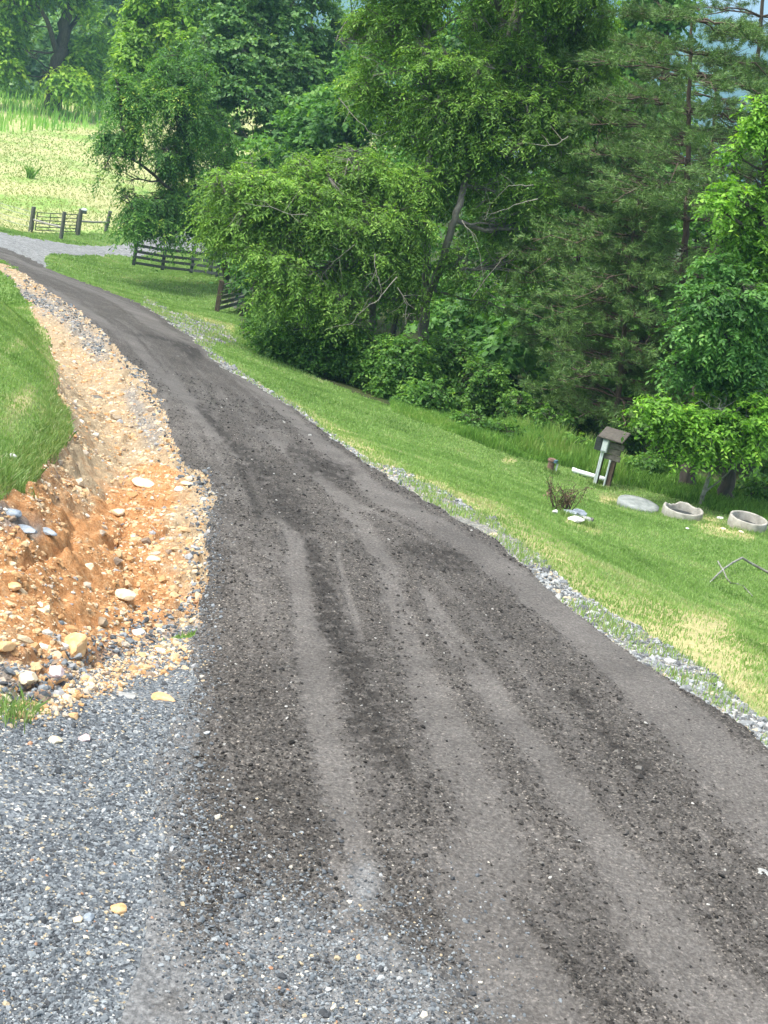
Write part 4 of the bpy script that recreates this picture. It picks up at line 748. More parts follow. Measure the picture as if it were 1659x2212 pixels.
# dark trees and undergrowth behind
BK = [(480, 440, 60, 90, 80), (560, 380, 80, 80, 76), (690, 300, 80, 90, 74), (780, 230, 80, 110, 72), (800, 420, 90, 90, 62), (880, 560, 80, 90, 56), (960, 330, 90, 110, 66), (1010, 680, 70, 90, 52), (1100, 480, 90, 110, 64), (1110, 760, 70, 80, 49), (1200, 640, 80, 90, 56), (1250, 400, 80, 110, 62), (1330, 560, 80, 90, 60), (1420, 420, 90, 100, 62), (1330, 780, 80, 80, 52), (1480, 700, 80, 90, 54), (1560, 500, 90, 110, 58), (1620, 760, 80, 110, 50), (1480, 860, 70, 60, 48), (720, 560, 90, 90, 58), (600, 560, 80, 80, 62), (1000, 120, 110, 120, 76), (1240, 160, 90, 120, 72), (880, 100, 90, 110, 78), (1380, 260, 80, 80, 66), (1130, 60, 90, 90, 70), (1300, 300, 70, 80, 62), (1600, 600, 80, 70, 48), (1440, 240, 60, 60, 70), (1330, 140, 60, 80, 72), (1800, 760, 110, 150, 42), (1830, 480, 120, 150, 48), (1980, 900, 120, 160, 40), (1780, 980, 80, 80, 38), (2080, 620, 140, 180, 50)]
bd = ['over the far end of the board fence', 'behind the left side of the wide yellow green tree', 'below the multi stemmed tree', 'in the gap left of the tallest tree', 'behind the wide yellow green tree', 'right behind the forked trunk', 'behind the middle of the tallest tree', 'low between forked trunk and pine', 'right of the tallest tree', 'low between the thicket and the pine', 'behind the lower pine boughs', 'above and left of the pine', 'behind the middle of the pine', 'behind the upper boughs of the pine', 'low beneath the pine', 'right of the pine trunk', 'behind the right edge tree', 'low behind the right edge tree', 'above the meter stand', 'deep behind the thicket', 'deep behind the left of the thicket', 'high behind the tallest tree', 'high between tallest tree and pine', 'high behind the left stem of the tallest tree', 'closing the gap left of the large pine trunk', 'high behind the right stem of the tallest tree', 'behind the narrow pine', 'filling the gap between the right edge crowns', 'closing the gap right of the large pine trunk', 'high between the tallest tree and the vine clad top', 'outside the right edge behind the third ring', 'outside the right edge at mid height', 'farthest right along the lawn edge', 'outside the right edge, low over the lawn', 'farthest right and highest behind the lawn']
for i, (px, py, rx, ry, D) in enumerate(BK):
    c = at(px, py, D); bb = down(c)
    w = [(px + rx * .6 * math.cos(a), py + ry * .6 * math.sin(a), rx * .55, ry * .5, D + 1.2 * math.sin(a * 2)) for a in (0, .9, 1.8, 2.7, 3.6, 4.5, 5.4)] + [(px, py, rx * .6, ry * .6, D)]
    tree('woodland_tree', 'dark green woodland tree ' + bd[i], 'tree', bb, [([bb, (bb + c) / 2 + (rng.random(3) - .5), c + UP], .13, .05)], w, 'back', 'bark_dark', 'dark trees of the wood behind the front row', gap=.40, gs=1.1, dens=.55, size=1.0, limbs=False)
# undergrowth of broad leaved shrubs at the foot of the wood
UG = [(1010, 912, 42, 20, 'low bush above the left part of the weed strip'), (1085, 936, 40, 22, 'low bush in the middle of the weed strip'), (1150, 955, 34, 18, 'small bush just left of the rusty well pipe'), (1235, 966, 34, 22, 'low bush between the well pipe and the meter stand'), (1405, 1005, 38, 24, 'low bush just right of the meter stand'), (1110, 880, 50, 40, 'leafy shrub just right of the thicket above the weeds'), (1190, 850, 56, 50, 'dark shrub under the lowest pine bough'), (1180, 915, 50, 34, 'low yellow green shrub behind the well pipe'), (1260, 900, 44, 44, 'reddish tinged shrub above the meter stand roof'), (1360, 930, 48, 50, 'shrub right behind the meter stand'), (1400, 860, 56, 44, 'dark shrub between meter stand and right hand trees'), (1640, 1060, 44, 30, 'low bush at the right edge behind the third ring')]
for px, py, rx, ry, lb in UG:
    D = np.hypot(*G(px, min(py + ry * 1.15, 1100))[:2]) + 1.0; c = at(px, py, D); bb = down(c)
    w = [(px + rx * .5 * math.cos(a), py + ry * .5 * math.sin(a), rx * .55, ry * .5, D + .4 * math.sin(a * 2)) for a in (0, 1.3, 2.6, 3.9, 5.2)] + [(px, py, rx * .6, ry * .6, D)]
    tree('bush', lb, 'bush', bb, [([bb, c], .03, .015)], w, 'thicket', 'bark_dark', 'bushes of the undergrowth at the foot of the wood', gap=.42, gs=.5, dens=.8, size=.8)
# vine clad tree top and far right broadleaves
c = at(1440, 60, 68); b = down(c)
tree('vine_clad_tree', 'very dark vine clad tree top standing between the tall tree and the sky gap', 'tree', b, [([b, at(1430, 250, 68), c, at(1445, -60, 68)], .3, .12)], [(1400, 40, 36, 50, 68), (1450, 20, 40, 40, 68), (1385, 100, 30, 34, 68), (1470, 60, 26, 30, 68), (1420, -40, 60, 40, 68), (1370, 170, 26, 40, 68), (1345, 230, 30, 40, 66), (1350, 60, 30, 60, 69)], 'back', 'bark_dark', gap=.42, gs=1.2, dens=.8)
DR = 37
def rt(name, lb, base_px, stems, lobes, dens=1, size=1, bark='bark_dark', kind='bright', gap=.42):
    b = G(*base_px) if base_px[1] < 1120 else G(*base_px)
    return tree(name, lb, 'tree', b, [([b] + stem_at(p), r0, r1) for p, r0, r1 in stems], lobes, kind, bark, gap=gap, gs=.8, dens=dens, size=size)
D1 = float(np.hypot(*G(1482, 1052)[:2]))
rt('thick_trunked_tree', 'right hand tree with the thick dark trunk nearest the meter stand', (1482, 1052), [([(1492, 980, D1), (1500, 900, D1), (1520, 760, D1), (1545, 600, D1), (1560, 450, D1)], .2, .07)],
   [(1600, 640, 60, 34, D1 - 2), (1530, 650, 46, 30, D1 - 2), (1500, 700, 36, 26, D1 - 2), (1560, 720, 56, 34, D1 - 2), (1620, 700, 50, 40, D1 - 1), (1530, 780, 40, 30, D1 - 1.5), (1600, 790, 56, 36, D1 - 1.5), (1650, 620, 40, 50, D1), (1570, 830, 50, 30, D1 - 1), (1640, 760, 40, 40, D1 - 1), (1560, 580, 40, 26, D1 - 1.5), (1470, 790, 26, 22, D1 - 1.6)], dens=.9, kind='soft')
D2 = float(np.hypot(*G(1566, 1078)[:2]))
rt('edge_tree', 'bright green tree along the right edge over the rightmost thick trunk', (1566, 1078), [([(1575, 1000, D2), (1590, 900, D2), (1620, 700, D2), (1650, 450, D2), (1665, 250, D2)], .18, .06)],
   [(1660, 300, 40, 60, D2), (1625, 380, 40, 44, D2), (1590, 425, 36, 24, D2 - 1), (1550, 445, 22, 12, D2 - 1.5), (1650, 460, 44, 50, D2), (1610, 500, 40, 30, D2), (1660, 550, 36, 40, D2), (1655, 230, 20, 26, D2), (1590, 330, 16, 14, D2), (1620, 600, 40, 40, D2), (1660, 660, 30, 60, D2), (1650, 780, 40, 50, D2), (1640, 880, 40, 40, D2 - .5)], dens=1.0)
D3 = float(np.hypot(*G(1513, 1090)[:2]))
rt('sapling', 'forked lichen covered sapling with lime green leaves behind the gap between rings', (1513, 1090), [([(1525, 1050, D3), (1538, 1010, D3), (1548, 960, D3), (1560, 900, D3), (1570, 850, D3)], .055, .02), ([(1522, 1062, D3), (1560, 1035, D3), (1590, 1000, D3), (1610, 950, D3)], .03, .012)],
   [(1440, 880, 44, 20, D3 - 1), (1410, 890, 20, 12, D3 - 1.2), (1490, 905, 46, 26, D3 - .8), (1460, 935, 40, 18, D3 - 1), (1550, 880, 50, 34, D3 - .5), (1540, 940, 44, 24, D3 - .8), (1610, 900, 50, 36, D3 - .4), (1640, 960, 36, 30, D3 - .4), (1640, 860, 36, 30, D3), (1505, 975, 30, 12, D3 - 1)], dens=.95, bark='lichen_bark')
# ------------------------------------------------------------------ pines
def pine(lb, base, path, r0, levels, seed, nb=5, dens=1.0, face=None):
    R_ = np.random.default_rng(seed); base = np.array(base, float); t = thing('pine_tree', base, lb, 'tree', None)
    P = np.array([base] + list(path)); m = len(P); tt = np.linspace(0, m - 1, 60); q = np.stack([np.interp(tt, range(m), P[:, a]) for a in range(3)], 1)
    q[1:-1] += (R_.random((58, 3)) - .5) * .05
    tb = Tubes(); tb.add(q, np.linspace(r0, r0 * .25, 60), 8); O = []; Dd = []; A = []; B = []; DA = []; DB = []
    for zz, Lmax in levels:
        c = q[int(np.argmin(np.abs(q[:, 2] - zz)))]
        a0 = R_.random() * 6.28
        for k in range(nb):
            az_ = a0 + k * 6.283 / nb + R_.normal() * .25; L_ = Lmax * (.7 + .5 * R_.random()); d = np.array([math.cos(az_), math.sin(az_), 0])
            s = np.linspace(0, 1, 9)[:, None]; p = c + d * s * L_ + UP * (.22 * s - .42 * s ** 2 + .10 * s ** 4) * L_ + R_.normal(size=(9, 3)) * .03 * L_ * s
            tb.add(p, np.linspace(.035, .008, 9), 5)
            sd_ = np.cross(d, UP)
            for j in range(int(26 * dens)):
                u = .16 + .84 * R_.random(); i0 = min(int(u * 8), 7); o = p[i0] + (p[i0 + 1] - p[i0]) * (u * 8 - i0)
                sg = 1 if j % 2 else -1; l2 = (1.15 - u * .8) * .42 * L_ * (.5 + .6 * R_.random()) + .15
                dr = sd_ * sg * (.7 + .3 * R_.random()) + d * .65 + UP * R_.normal() * .18; dr /= np.linalg.norm(dr); e = o + dr * l2 + UP * .08 * l2
                if u < .42 and R_.random() < .8: DA.append(o); DB.append(e + R_.normal(size=3) * .1); continue
                A.append(o); B.append(e)
                for v in np.arange(.34, 1.01, .115 / max(l2, .3)):
                    O.append(o + (e - o) * v + R_.normal(size=3) * .05); Dd.append(dr + R_.normal(size=3) * .5 + UP * .3)
    tb.segs(A, B, .010, .004); tb.segs(DA, DB, .009, .004); tb.build('trunk', M['bark_brown'], t, base)
    O = np.array(O); Dd = norm(np.array(Dd)); n = len(O); k = 18
    a = norm(Dd[:, None] + R_.normal(size=(n, k, 3)) * .62); l_ = .155 * (.7 + .6 * R_.random((n, k, 1))); wv = norm(np.cross(a, R_.normal(size=(n, k, 3))))
    s0 = O[:, None] + R_.normal(size=(n, k, 3)) * .03
    V = np.stack([s0 - wv * .0095, s0 + wv * .0095, s0 + a * l_], 2).reshape(-1, 3); F = np.arange(n * k)[:, None] * 3 + np.arange(3)
    tn = np.clip(.3 + .35 * (fbm(O[:, 0], O[:, 1], .7, 2, 5, O[:, 2])[:, None]) + .15 * R_.normal(size=(n, k)), 0, 1)
    mesh_np('crown', V, F, M['needles'], t, {'tone': ('POINT', np.repeat(tn.ravel(), 3))}, loc=base)
    return t
DP = 41.0
b = down(at(1462, 880, DP)); top = at(1494, 45, DP)
zs = np.arange(b[2] + 2.2, top[2] + .1, .74)
pine('dark olive pine with long drooping boughs in the middle of the right side', b, [at(1466, 700, DP), at(1475, 600, DP), at(1482, 500, DP), at(1485, 350, DP), at(1490, 160, DP), top], .15, [(z, 5.0 * (1 - .5 * abs((z - b[2] - 4.2) / 9.5)) * (1 - .25 * max(0, (z - top[2] + 2) / 2))) for z in zs], 3, nb=7)
c = at(1350, 760, 38.5); b2 = down(at(1330, 940, 38.5))
pine('smaller olive pine with low boughs between the thicket and the meter stand', b2, [at(1340, 820, 38.5), at(1350, 700, 38.5), at(1365, 520, 38.5), at(1380, 420, 38.5)], .10, [(z, 2.6 * (1 - .06 * i)) for i, z in enumerate(np.arange(b2[2] + 1.0, at(1380, 420, 38.5)[2], .5))], 8, nb=5, dens=.9)
b3 = down(at(1600, 800, 50)); t3 = at(1660, -150, 50)
pine('tall thin topped pine against the sky gap at the top right corner', b3, [at(1610, 500, 50), at(1625, 300, 50), at(1640, 100, 50), t3], .16, [(z, 3.2 if z < at(1630, 150, 50)[2] else 2.3) for z in np.arange(at(1620, 420, 50)[2], t3[2], .8)], 12, nb=5, dens=.65)
b4 = down(at(1240, 700, 46)); t4 = at(1300, 250, 46)
pine('narrow pine whose top fills the gap left of the large pine', b4, [at(1260, 500, 46), t4], .1, [(z, 2.0) for z in np.arange(b4[2] + 2.5, t4[2] + .3, .6)], 15, nb=5, dens=.7)
b5 = down(at(1520, 600, 58)); t5 = at(1560, 20, 58)
pine('hazy pine rising against the blue mountain beside the sky gap', b5, [at(1540, 300, 58), at(1553, 110, 58)], .14, [(z, 2.8) for z in np.arange(at(1545, 330, 58)[2], at(1555, 100, 58)[2], .65)], 19, nb=5, dens=.75)
#@@OBJECTS
# ------------------------------------------------------------------ fences and gates
def post_pair(bx, by, tx, ty):
    b = G(bx, by); m = scale_at(b); h = math.hypot(tx - bx, ty - by) * m; return b, h, m
# dark board fence
fp = [(288, 575, 299, 527), (350, 585, 359, 537), (412, 592, 421, 545), (468, 600, 476, 553), (524, 610, 532, 562)]
FB = [post_pair(*q) for q in fp]; b0 = FB[0][0]; H = 1.32
t = thing('board_fence', b0, 'dark four rail board fence under the overhanging tree', 'fence')
for p, h, m in FB:
    l = p - b0; MB().box((l[0], l[1], l[2] + H * .5 - .1), (.17, .17, H + .2)).box((l[0], l[1], l[2] + H + .012), (.19, .19, .02)).build('post', M['board_dark'], t, bevel=.01)
for i in range(4):
    a, c = FB[i][0] - b0, FB[i + 1][0] - b0; dd = norm(c - a)
    for k, zz in enumerate((.22, .55, .86, 1.2)):
        off = np.array([dd[1], -dd[0], 0]) * .108
        MB().beam(a + UP * zz + off + dd * .003, c + UP * zz + off - dd * .003 + UP * random.uniform(-.02, .02), .04, .15).build('rail', M['board_dark'], t, bevel=.004)
# tube gate and its posts
g1, h1, _ = post_pair(66, 501, 73, 447); g2, h2, _ = post_pair(131.5, 516.6, 144.5, 459); g3, h3, _ = post_pair(167.6, 508, 178.5, 452); g4, h4, _ = post_pair(228, 500, 238, 456)
def round_post(name, p, h, r, label, mat='post_wood', lean=(0, 0)):
    q = Tubes(); o = MB().tube([(0, 0, -.1), (lean[0] * .5, lean[1] * .5, h * .5), (lean[0], lean[1], h)], [r * 1.05, r, r * .95], 10).build(name, M[mat], None, smooth=False, bevel=.015)
    o.location = tuple(p); return tag(o, label, 'post', 'round posts of the pasture gateway')
round_post('fence_post', g1, h1, .14, 'left round post holding the hinge side of the tube gate')
round_post('fence_post', g2, h2, .12, 'round post standing in front of the tube gate')
p3 = round_post('fence_post', g3, h3, .14, 'round post with the white cap at the latch side of the gate')
round_post('fence_post', g4, h4, .12, 'leaning round post at the right end of the wooden brace', lean=(.12, 0))
ga = g1 + np.array([.25, .05, 0]); gb = g3 + np.array([-.2, .12, 0]); t = thing('tube_gate', ga, 'brown steel tube gate of six bars closing the pasture', 'gate')
L_ = gb - ga; hg = 1.22
for zz in (.16, .36, .56, .76, .98, hg):
    MB().tube([UP * zz, L_ + UP * (zz)], .027, 8).build('bar', M['gate_steel'], t)
MB().tube([UP * .16, UP * hg], .03, 8).build('upright', M['gate_steel'], t); MB().tube([L_ + UP * .16, L_ + UP * hg], .03, 8).build('upright', M['gate_steel'], t)
for f_ in (.33, .66): MB().beam(L_ * f_ + UP * .16, L_ * f_ + UP * hg, .04, .02).build('stay', M['gate_steel'], t)
def rail_thing(a, b, label, r=.06):
    a, b = np.array(a), np.array(b); o = MB().tube([(0, 0, 0), (b - a) * .5 + UP * -.02, b - a], r, 8).build('wooden_rail', M['wood_grey'], None); o.location = tuple(a); tag(o, label, 'rail')
rail_thing(g3 + UP * h3 * .52 + norm(g4 - g3) * .14, g4 + UP * h4 * .45 - norm(g4 - g3) * .1, 'weathered wooden brace between the white capped post and the leaning post')
rail_thing(g1 + UP * h1 * .50 + norm(g2 - g1) * .14, g2 + UP * h2 * .43 - norm(g2 - g1) * .12, 'weathered wooden rail running low in front of the tube gate')
o = MB().box((0, 0, 0), (.34, .2, .1)).box((0, 0, .07), (.24, .16, .05)).build('post_cap_box', M['white_plastic'], None, bevel=.03); o.location = (g3[0] + .2, g3[1] - .05, g3[2] + h3 - .02); tag(o, 'small white box on top of the gate post', 'box')
o = MB().box((0, 0, 0), (.3, .16, .18)).build('charger_box', M['gate_steel'], None, bevel=.02); o.location = (g3[0] + .22, g3[1] - .03, g3[2] + h3 - .17); tag(o, 'dark box fixed under the white box on the gate post', 'box')
w0 = G(-60, 470); t = thing('wire_fence', g1, 'thin wire fence running off left from the tube gate', 'fence')
for zz in (.3, .6, .95, 1.2):
    e = w0 + UP * (zz + .25) - g1; s = np.linspace(0, 1, 8)[:, None]; MB().tube((UP * zz) * (1 - s) + e * s - UP * .08 * np.sin(s * math.pi), .014, 5).build('wire', M['wire'], t)
MB().tube([w0 - g1 - UP * .1, w0 - g1 + UP * 1.5], .1, 8).build('post', M['post_wood'], t)
# weathered corner fence
ca = G(468, 674); cb = G(499, 667) + np.array([.5, 3.2, 0]); cb[2] = gz(cb[0], cb[1]); cc = cb + np.array([3.4, 2.2, 0]); cc[2] = gz(cc[0], cc[1])
hc = math.hypot(10, 68) * scale_at(ca)
t = thing('corner_fence', ca, 'weathered grey board fence with close boards at the edge of the thicket', 'fence')
for i, (p, hh, mt) in enumerate(((ca, hc, 'wood_brown'), ((ca + cb) / 2, hc * .93, 'wood_grey'), (cb, hc * .95, 'wood_grey'), (cc, hc * .9, 'wood_grey'))):
    l = p - ca; l[2] = gz(p[0], p[1]) - ca[2]; MB().box((l[0], l[1], l[2] + hh / 2 - .05), (.16 if i else .2, .16, hh + .1)).build('post', M[mt], t, bevel=.01)
d_ = norm(cb - ca); off = np.array([d_[1], -d_[0], 0]) * .105
for k, zz in enumerate((.2, .44, .68, .92, 1.16)):
    MB().beam(UP * zz + off, (cb - ca) + UP * zz + off, .03, .17).build('board', M['wood_grey'], t, bevel=.004)
d_ = norm(cc - cb); off = np.array([d_[1], -d_[0], 0]) * .105
for k, zz in enumerate((.3, .62, .94, 1.22)):
    MB().beam((cb - ca) + UP * zz + off, (cc - ca) + UP * zz + off, .03, .15).build('board', M['wood_grey'], t, bevel=.004)
# ------------------------------------------------------------------ meter stand
pb = G(1311, 1053); m = scale_at(pb); X = np.array([.9, -.43, 0]); X = X / np.linalg.norm(X); Y = np.array([-X[1], X[0], 0]); RM = np.c_[X, Y, UP]; ms = .0109 / .0109
t = thing('meter_stand', pb, 'weathered wooden utility stand with small roof, grey meter box and conduits', 'utility stand'); t.scale = (.9, .9, .9)
def W_(x, y, z): return X * x + Y * y + UP * z
def mbox(n, c, s_, mt, par=t, bev=.006, R=None): return MB().box(W_(*c), s_, RM if R is None else R).build(n, M[mt], par, bevel=bev)
mbox('post', (.0, .02, .62), (.13, .12, 1.36), 'wood_brown'); mbox('post', (-.36, .10, .62), (.11, .11, 1.36), 'wood_brown')
for k in range(2): mbox('board', (-.10 + .06, -.065 - .0, .80 + k * .155), (.44 - .06 * k, .03, .145), 'wood_stand')
mbox('board', (-.02, -.066, 1.115), (.44, .03, .15), 'wood_stand')
pn = mbox('side_panel', (-.47, .06, 1.06), (.20, .30, .36), 'board_dark')
bx = mbox('meter_box', (-.27, -.13, 1.06), (.17, .12, .34), 'grey_paint', bev=.012)
mbox('box_cover', (-.27, -.197, 1.06), (.13, .012, .26), 'galvanised', bx, .004)
ct, st = math.cos(-.42), math.sin(-.42); RR_ = RM @ np.array([[1, 0, 0], [0, math.cos(.38), -math.sin(.38)], [0, math.sin(.38), math.cos(.38)]])
rf = mbox('roof', (-.16, .02, 1.36), (.66, .54, .045), 'roof_wood', R=RR_)
for k in range(3): mbox('roof_board', (-.16, -.165 + k * .185, 1.29 + k * .07), (.68, .17, .012), 'roof_wood', rf, .002, RR_)
for (x, y, h_) in ((-.335, -.10, .93), (-.285, -.115, .93), (-.07, -.075, .72)):
    MB().tube([W_(x, y, -.05), W_(x, y, h_)], .024, 10).tube([W_(x, y, h_ - .06), W_(x, y, h_ + .01)], .031, 10).build('conduit', M['galvanised'], t, smooth=False)
# white pipe on the ground behind the stand
a = G(1234, 1020); e = G(1300, 1045) + np.array([.1, .25, 0]); e[2] = gz(e[0], e[1]); d = e - a
o = MB().tube([(0, 0, .06), tuple(d + UP * .06)], .058, 16).tube([tuple(norm(d) * .0 + UP * .06), tuple(norm(d) * .10 + UP * .06)], .066, 16).build('plastic_pipe', M['white_plastic'], None); o.location = tuple(a); tag(o, 'white plastic pipe lying on the grass behind the utility stand', 'pipe')
# well casing
wb = G(1187, 1018); m = scale_at(wb); t = thing('well_casing', wb, 'short rusty well pipe with a dark blue cap near the weeds', 'well pipe')
MB().tube([(0, 0, -.05), (0, 0, .25)], .078, 20).build('casing', M['rust_steel'], t)
cp = MB().tube([(0, 0, .25), (0, 0, .285)], .105, 20).tube([(0, 0, .285), (0, 0, .305)], .085, 20).build('cap', M['rust_steel'], t, bevel=.004)
MB().tube([(.07, -.05, .235), (.07, -.05, .30)], .06, 14).build('cap_fitting', M['blue_cap'], cp)
MB().tube([(.135, -.06, -.03), (.135, -.06, .22)], .02, 10).build('conduit', M['galvanised'], t)
# ------------------------------------------------------------------ concrete rings
def ring_tilt(p):
    e = .45; gx_ = (gz(p[0] + e, p[1]) - gz(p[0] - e, p[1])) / (2 * e); gy_ = (gz(p[0], p[1] + e) - gz(p[0], p[1] - e)) / (2 * e)
    return Vector((-gx_ * .8 + .03, -.075, 1)).normalized().to_track_quat('Z', 'Y').to_euler()
def ring(px, py, wpx, h, label, broken=False, lid=False, name='concrete_ring'):
    p = G(px, py); m = scale_at(p); R0 = wpx * m / 2; R1_ = R0 * .86; N = 56; V = []; F = []
    prof = [(R0 * 1.0, -.08), (R0 * 1.01, h * .5), (R0 * .995, h - .015), (R0 * .975, h), (R1_ * 1.03, h), (R1_, h - .02), (R1_ * .98, 0.0), (R1_ * .97, -.08)] if not lid else [(R0, -.06), (R0, h * .7), (R0 * .985, h), (R0 * .7, h + .012), (R0 * .3, h + .016), (.02, h + .018)]
    for i in range(N):
        a = 2 * math.pi * i / N
        for j, (r, z) in enumerate(prof):
            w = 1 + .006 * math.sin(a * 9 + j); dz = 0
            if broken and z > h * .4:
                g = max(0, 1 - abs(((a - math.radians(150) + math.pi) % (2 * math.pi)) - math.pi) / .5); g2 = max(0, 1 - abs(((a - math.radians(75) + math.pi) % (2 * math.pi)) - math.pi) / .35); dz = -.07 * min(1, g * 1.7) * (.8 + .4 * random.random()) - .04 * min(1, g2 * 1.5)
            V.append((r * w * math.cos(a), r * w * math.sin(a), z + dz + .004 * random.random() * (z > 0)))
    k = len(prof)
    for i in range(N):
        for j in range(k - 1):
            F.append((i * k + j, ((i + 1) % N) * k + j, ((i + 1) % N) * k + j + 1, i * k + j + 1))
    if lid: F.append([i * k + k - 1 for i in range(N)])
    t = thing(name, p, label, 'concrete lid' if lid else 'concrete ring', 'round concrete tank fittings on the lawn'); t.rotation_euler = ring_tilt(p)
    mesh_py('ring_wall' if not lid else 'lid_slab', V, F, M['concrete_lid' if lid else 'concrete'], t, smooth=True)
    if not lid:
        Vc = [(R1_ * 1.02 * math.cos(a), R1_ * 1.02 * math.sin(a), h * .30) for a in np.linspace(0, 2 * math.pi, 33)[:-1]]
        mesh_py('inner_lid', Vc, [list(range(32))], M['dark_void'], t)
    return t
ring(1375, 1102, 91, .17, 'flat grey concrete lid, leftmost of the three round fittings', lid=True, name='concrete_disc')
ring(1471, 1121, 87, .25, 'middle concrete ring with a broken chipped rim', broken=True)
ring(1611, 1143, 83, .26, 'rightmost concrete ring with an intact rim')
for q in [(1554, 1123, 17, 7, 'small flat pale stone between the two concrete rings', 'rock_white'), (1560, 1146, 16, 5, 'flat pale stone in the bare soil below the rings', 'rock_cream'), (1600, 1153, 14, 6, 'yellowish stone in front of the rightmost ring', 'rock_cream'), (1484, 1100 + 46, 10, 4, 'tiny stone in front of the chipped ring', 'rock_white'),
          (1197, 1112, 13, 12, 'white stone left of the dead shrub', 'rock_white'), (1228, 1114, 34, 16, 'slate slab leaning on the rock pile behind', 'rock_slate'), (1250, 1118, 46, 20, 'largest blue slate slab of the lawn rock pile', 'rock_slate'), (1243, 1130, 40, 16, 'cream slab at the front of the lawn rock pile', 'rock_white'), (1264, 1130, 30, 16, 'grey stone in the lawn rock pile', 'rock_grey'), (1276, 1132, 10, 18, 'dark upright stone at the right end of the rock pile', 'rock_dark')]:
    big_rock(q[0], q[1], q[2], q[3], 'rock', q[4], q[5], rot=.2 if q[5] != 'rock_slate' else -.4, seed=5, lift=.035, group='stones lying on the right hand lawn')
# dead shrub
sb = G(1208, 1104); m = scale_at(sb); t = thing('dead_shrub', sb, 'bare brown dead shrub beside the lawn rock pile', 'shrub'); tb = Tubes(); O = []; Dd = []
for k in range(20):
    a = random.random() * 6.28; L_ = random.uniform(.2, .5); e = np.array([math.cos(a) * L_ * .55 - .05, math.sin(a) * L_ * .55, L_]); md = e * .5 + rng.standard_normal(3) * .04
    q = np.array([[0, 0, 0], md, e]) + np.array([random.uniform(-.12, .2), random.uniform(-.08, .08), 0]) + sb; tb.add(q, np.array([.009, .006, .003]), 5)
    for _ in range(5):
        s0 = q[1] + (q[2] - q[1]) * random.random(); tb.add(np.array([s0, s0 + rng.standard_normal(3) * .04, s0 + rng.standard_normal(3) * .09 + UP * .06]), np.array([.004, .003, .002]), 4); O.append(s0); Dd.append(rng.standard_normal(3))
tb.build('stems', M['wood_brown'], t, sb)
V, F, tn = sprays(np.array(O), norm(np.array(Dd)), 3, .1, .05, .02, .3, 1, rng.random(len(O))); mesh_np('dry_leaves', V, F, M['dead_leaf'], t, {'tone': ('POINT', tn)}, loc=sb)
# fallen branch
pts = [(1532, 1260, .01), (1545, 1248, .06), (1558, 1237, .12), (1578, 1224, .16), (1596, 1216, .2), (1612, 1222, .15), (1630, 1228, .1), (1660, 1241, .05), (1720, 1262, .03)]
bb = G(1600, 1245); 
def gp(x, y, z): p = G(x, y + z / .0085 * .55); return p + UP * z
t = thing('fallen_branch', bb, 'pale forked fallen branch lying on the lawn at the right edge', 'branch'); tb = Tubes(); q = np.array([gp(*p) for p in pts]); tb.add(q, np.linspace(.012, .026, len(q)), 7)
q2 = np.array([gp(*p) for p in [(1545, 1222, .16), (1551, 1231, .14), (1558, 1239, .12), (1567, 1251, .05), (1577, 1261, .03), (1592, 1263, .03), (1605, 1267, .02), (1614, 1277, .02), (1625, 1288, .01)]]); tb.add(q2, np.linspace(.013, .007, len(q2)), 7)
tb.build('bough', M['lichen_bark'], t, bb)
# power lines behind the pines
for k, (y0, y1, lb) in enumerate(((78, 99, 'highest power line crossing the mountain behind the pine'), (124, 139, 'middle power line crossing the mountain behind the pine'), (131, 143, 'lowest power line crossing the mountain behind the pine'))):
    a, e = at(1180, y0 - 70, 150), at(1900, y1 + 70, 120); s = np.linspace(0, 1, 40)[:, None]; q = a * (1 - s) + e * s - UP * 1.2 * 4 * s * (1 - s)
    o = MB().tube(q - a, .035, 6).build('power_line', M['cable'], None); o.location = tuple(a); tag(o, lb, 'power line', 'power lines behind the pines')
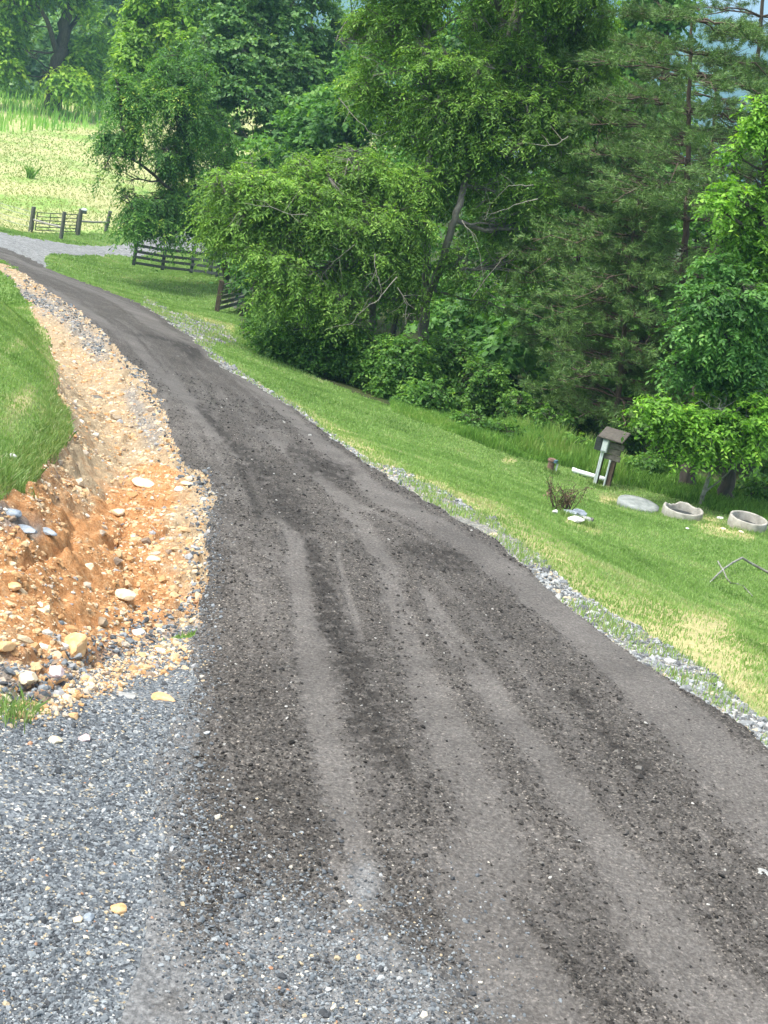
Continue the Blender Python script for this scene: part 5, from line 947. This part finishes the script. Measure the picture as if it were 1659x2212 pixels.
# weeds as single plants
def clump(px, py, n, h, w, label, name='grass_tuft', mat='grass_blade', spread=.12):
    p = G(px, py); P_ = p + np.c_[rng.standard_normal((n, 2)) * spread, np.zeros(n)]; P_[:, 2] = ground_z(P_[:, 0], P_[:, 1])
    hh = h * (.5 + .6 * rng.random(n)); o = blades(name, P_ - p, hh, np.full(n, w), M[mat], label, .35 + .5 * rng.random(n), .95, None); o.location = tuple(p); o['category'] = 'plant'
clump(18, 1545, 160, .13, .006, 'bright green grass tuft on the gravel at the left edge', spread=.07)
clump(75, 1535, 50, .06, .006, 'tiny green weed right of the grass tuft on the gravel', spread=.04)
clump(30, 1050, 160, .15, .008, 'long bladed grass clump hanging over the red bank', spread=.07)
clump(65, 385, 70, 1.1, .08, 'tall green weed standing alone in the pasture', 'field_weed', 'weed_leaf', .13)
for x_, y_, w_ in ((1375, 1104, 46), (1471, 1124, 44), (1611, 1146, 42), (1300, 1050, 24), (1190, 1020, 12), (1245, 1126, 30)):
    c_ = G(x_, y_); m_ = scale_at(c_); n_ = 900; a_ = rng.random(n_) * 6.283; r_ = w_ * m_ * (.98 + .28 * np.abs(rng.standard_normal(n_))); P_ = np.c_[c_[0] + np.cos(a_) * r_, c_[1] + np.sin(a_) * r_, np.zeros(n_)]; P_[:, 2] = ground_z(P_[:, 0], P_[:, 1])
    blades('fringe_grass', P_, .03 + .09 * rng.random(n_), np.full(n_, .010), M['grass_blade'], 'unmown grass fringe round the yard fittings', rng.random(n_))
#@@HAZE
# ------------------------------------------------------------------ haze: even pale air round everything below the sky
m = bpy.data.materials.new('haze_air'); m.use_nodes = True; t = m.node_tree; t.nodes.remove(t.nodes['Principled BSDF'])
pv = nd(t, 'ShaderNodeVolumePrincipled'); pv.inputs['Color'].default_value = (.40, .68, .92, 1); pv.inputs['Density'].default_value = 0.00038; pv.inputs['Anisotropy'].default_value = .2
t.links.new(pv.outputs[0], t.nodes['Material Output'].inputs['Volume'])
o = MB().box((0, 0, 200), (7400, 7400, 520)).build('haze', m, None); tag(o, kind='stuff', label='pale summer haze in the air')
#@@END
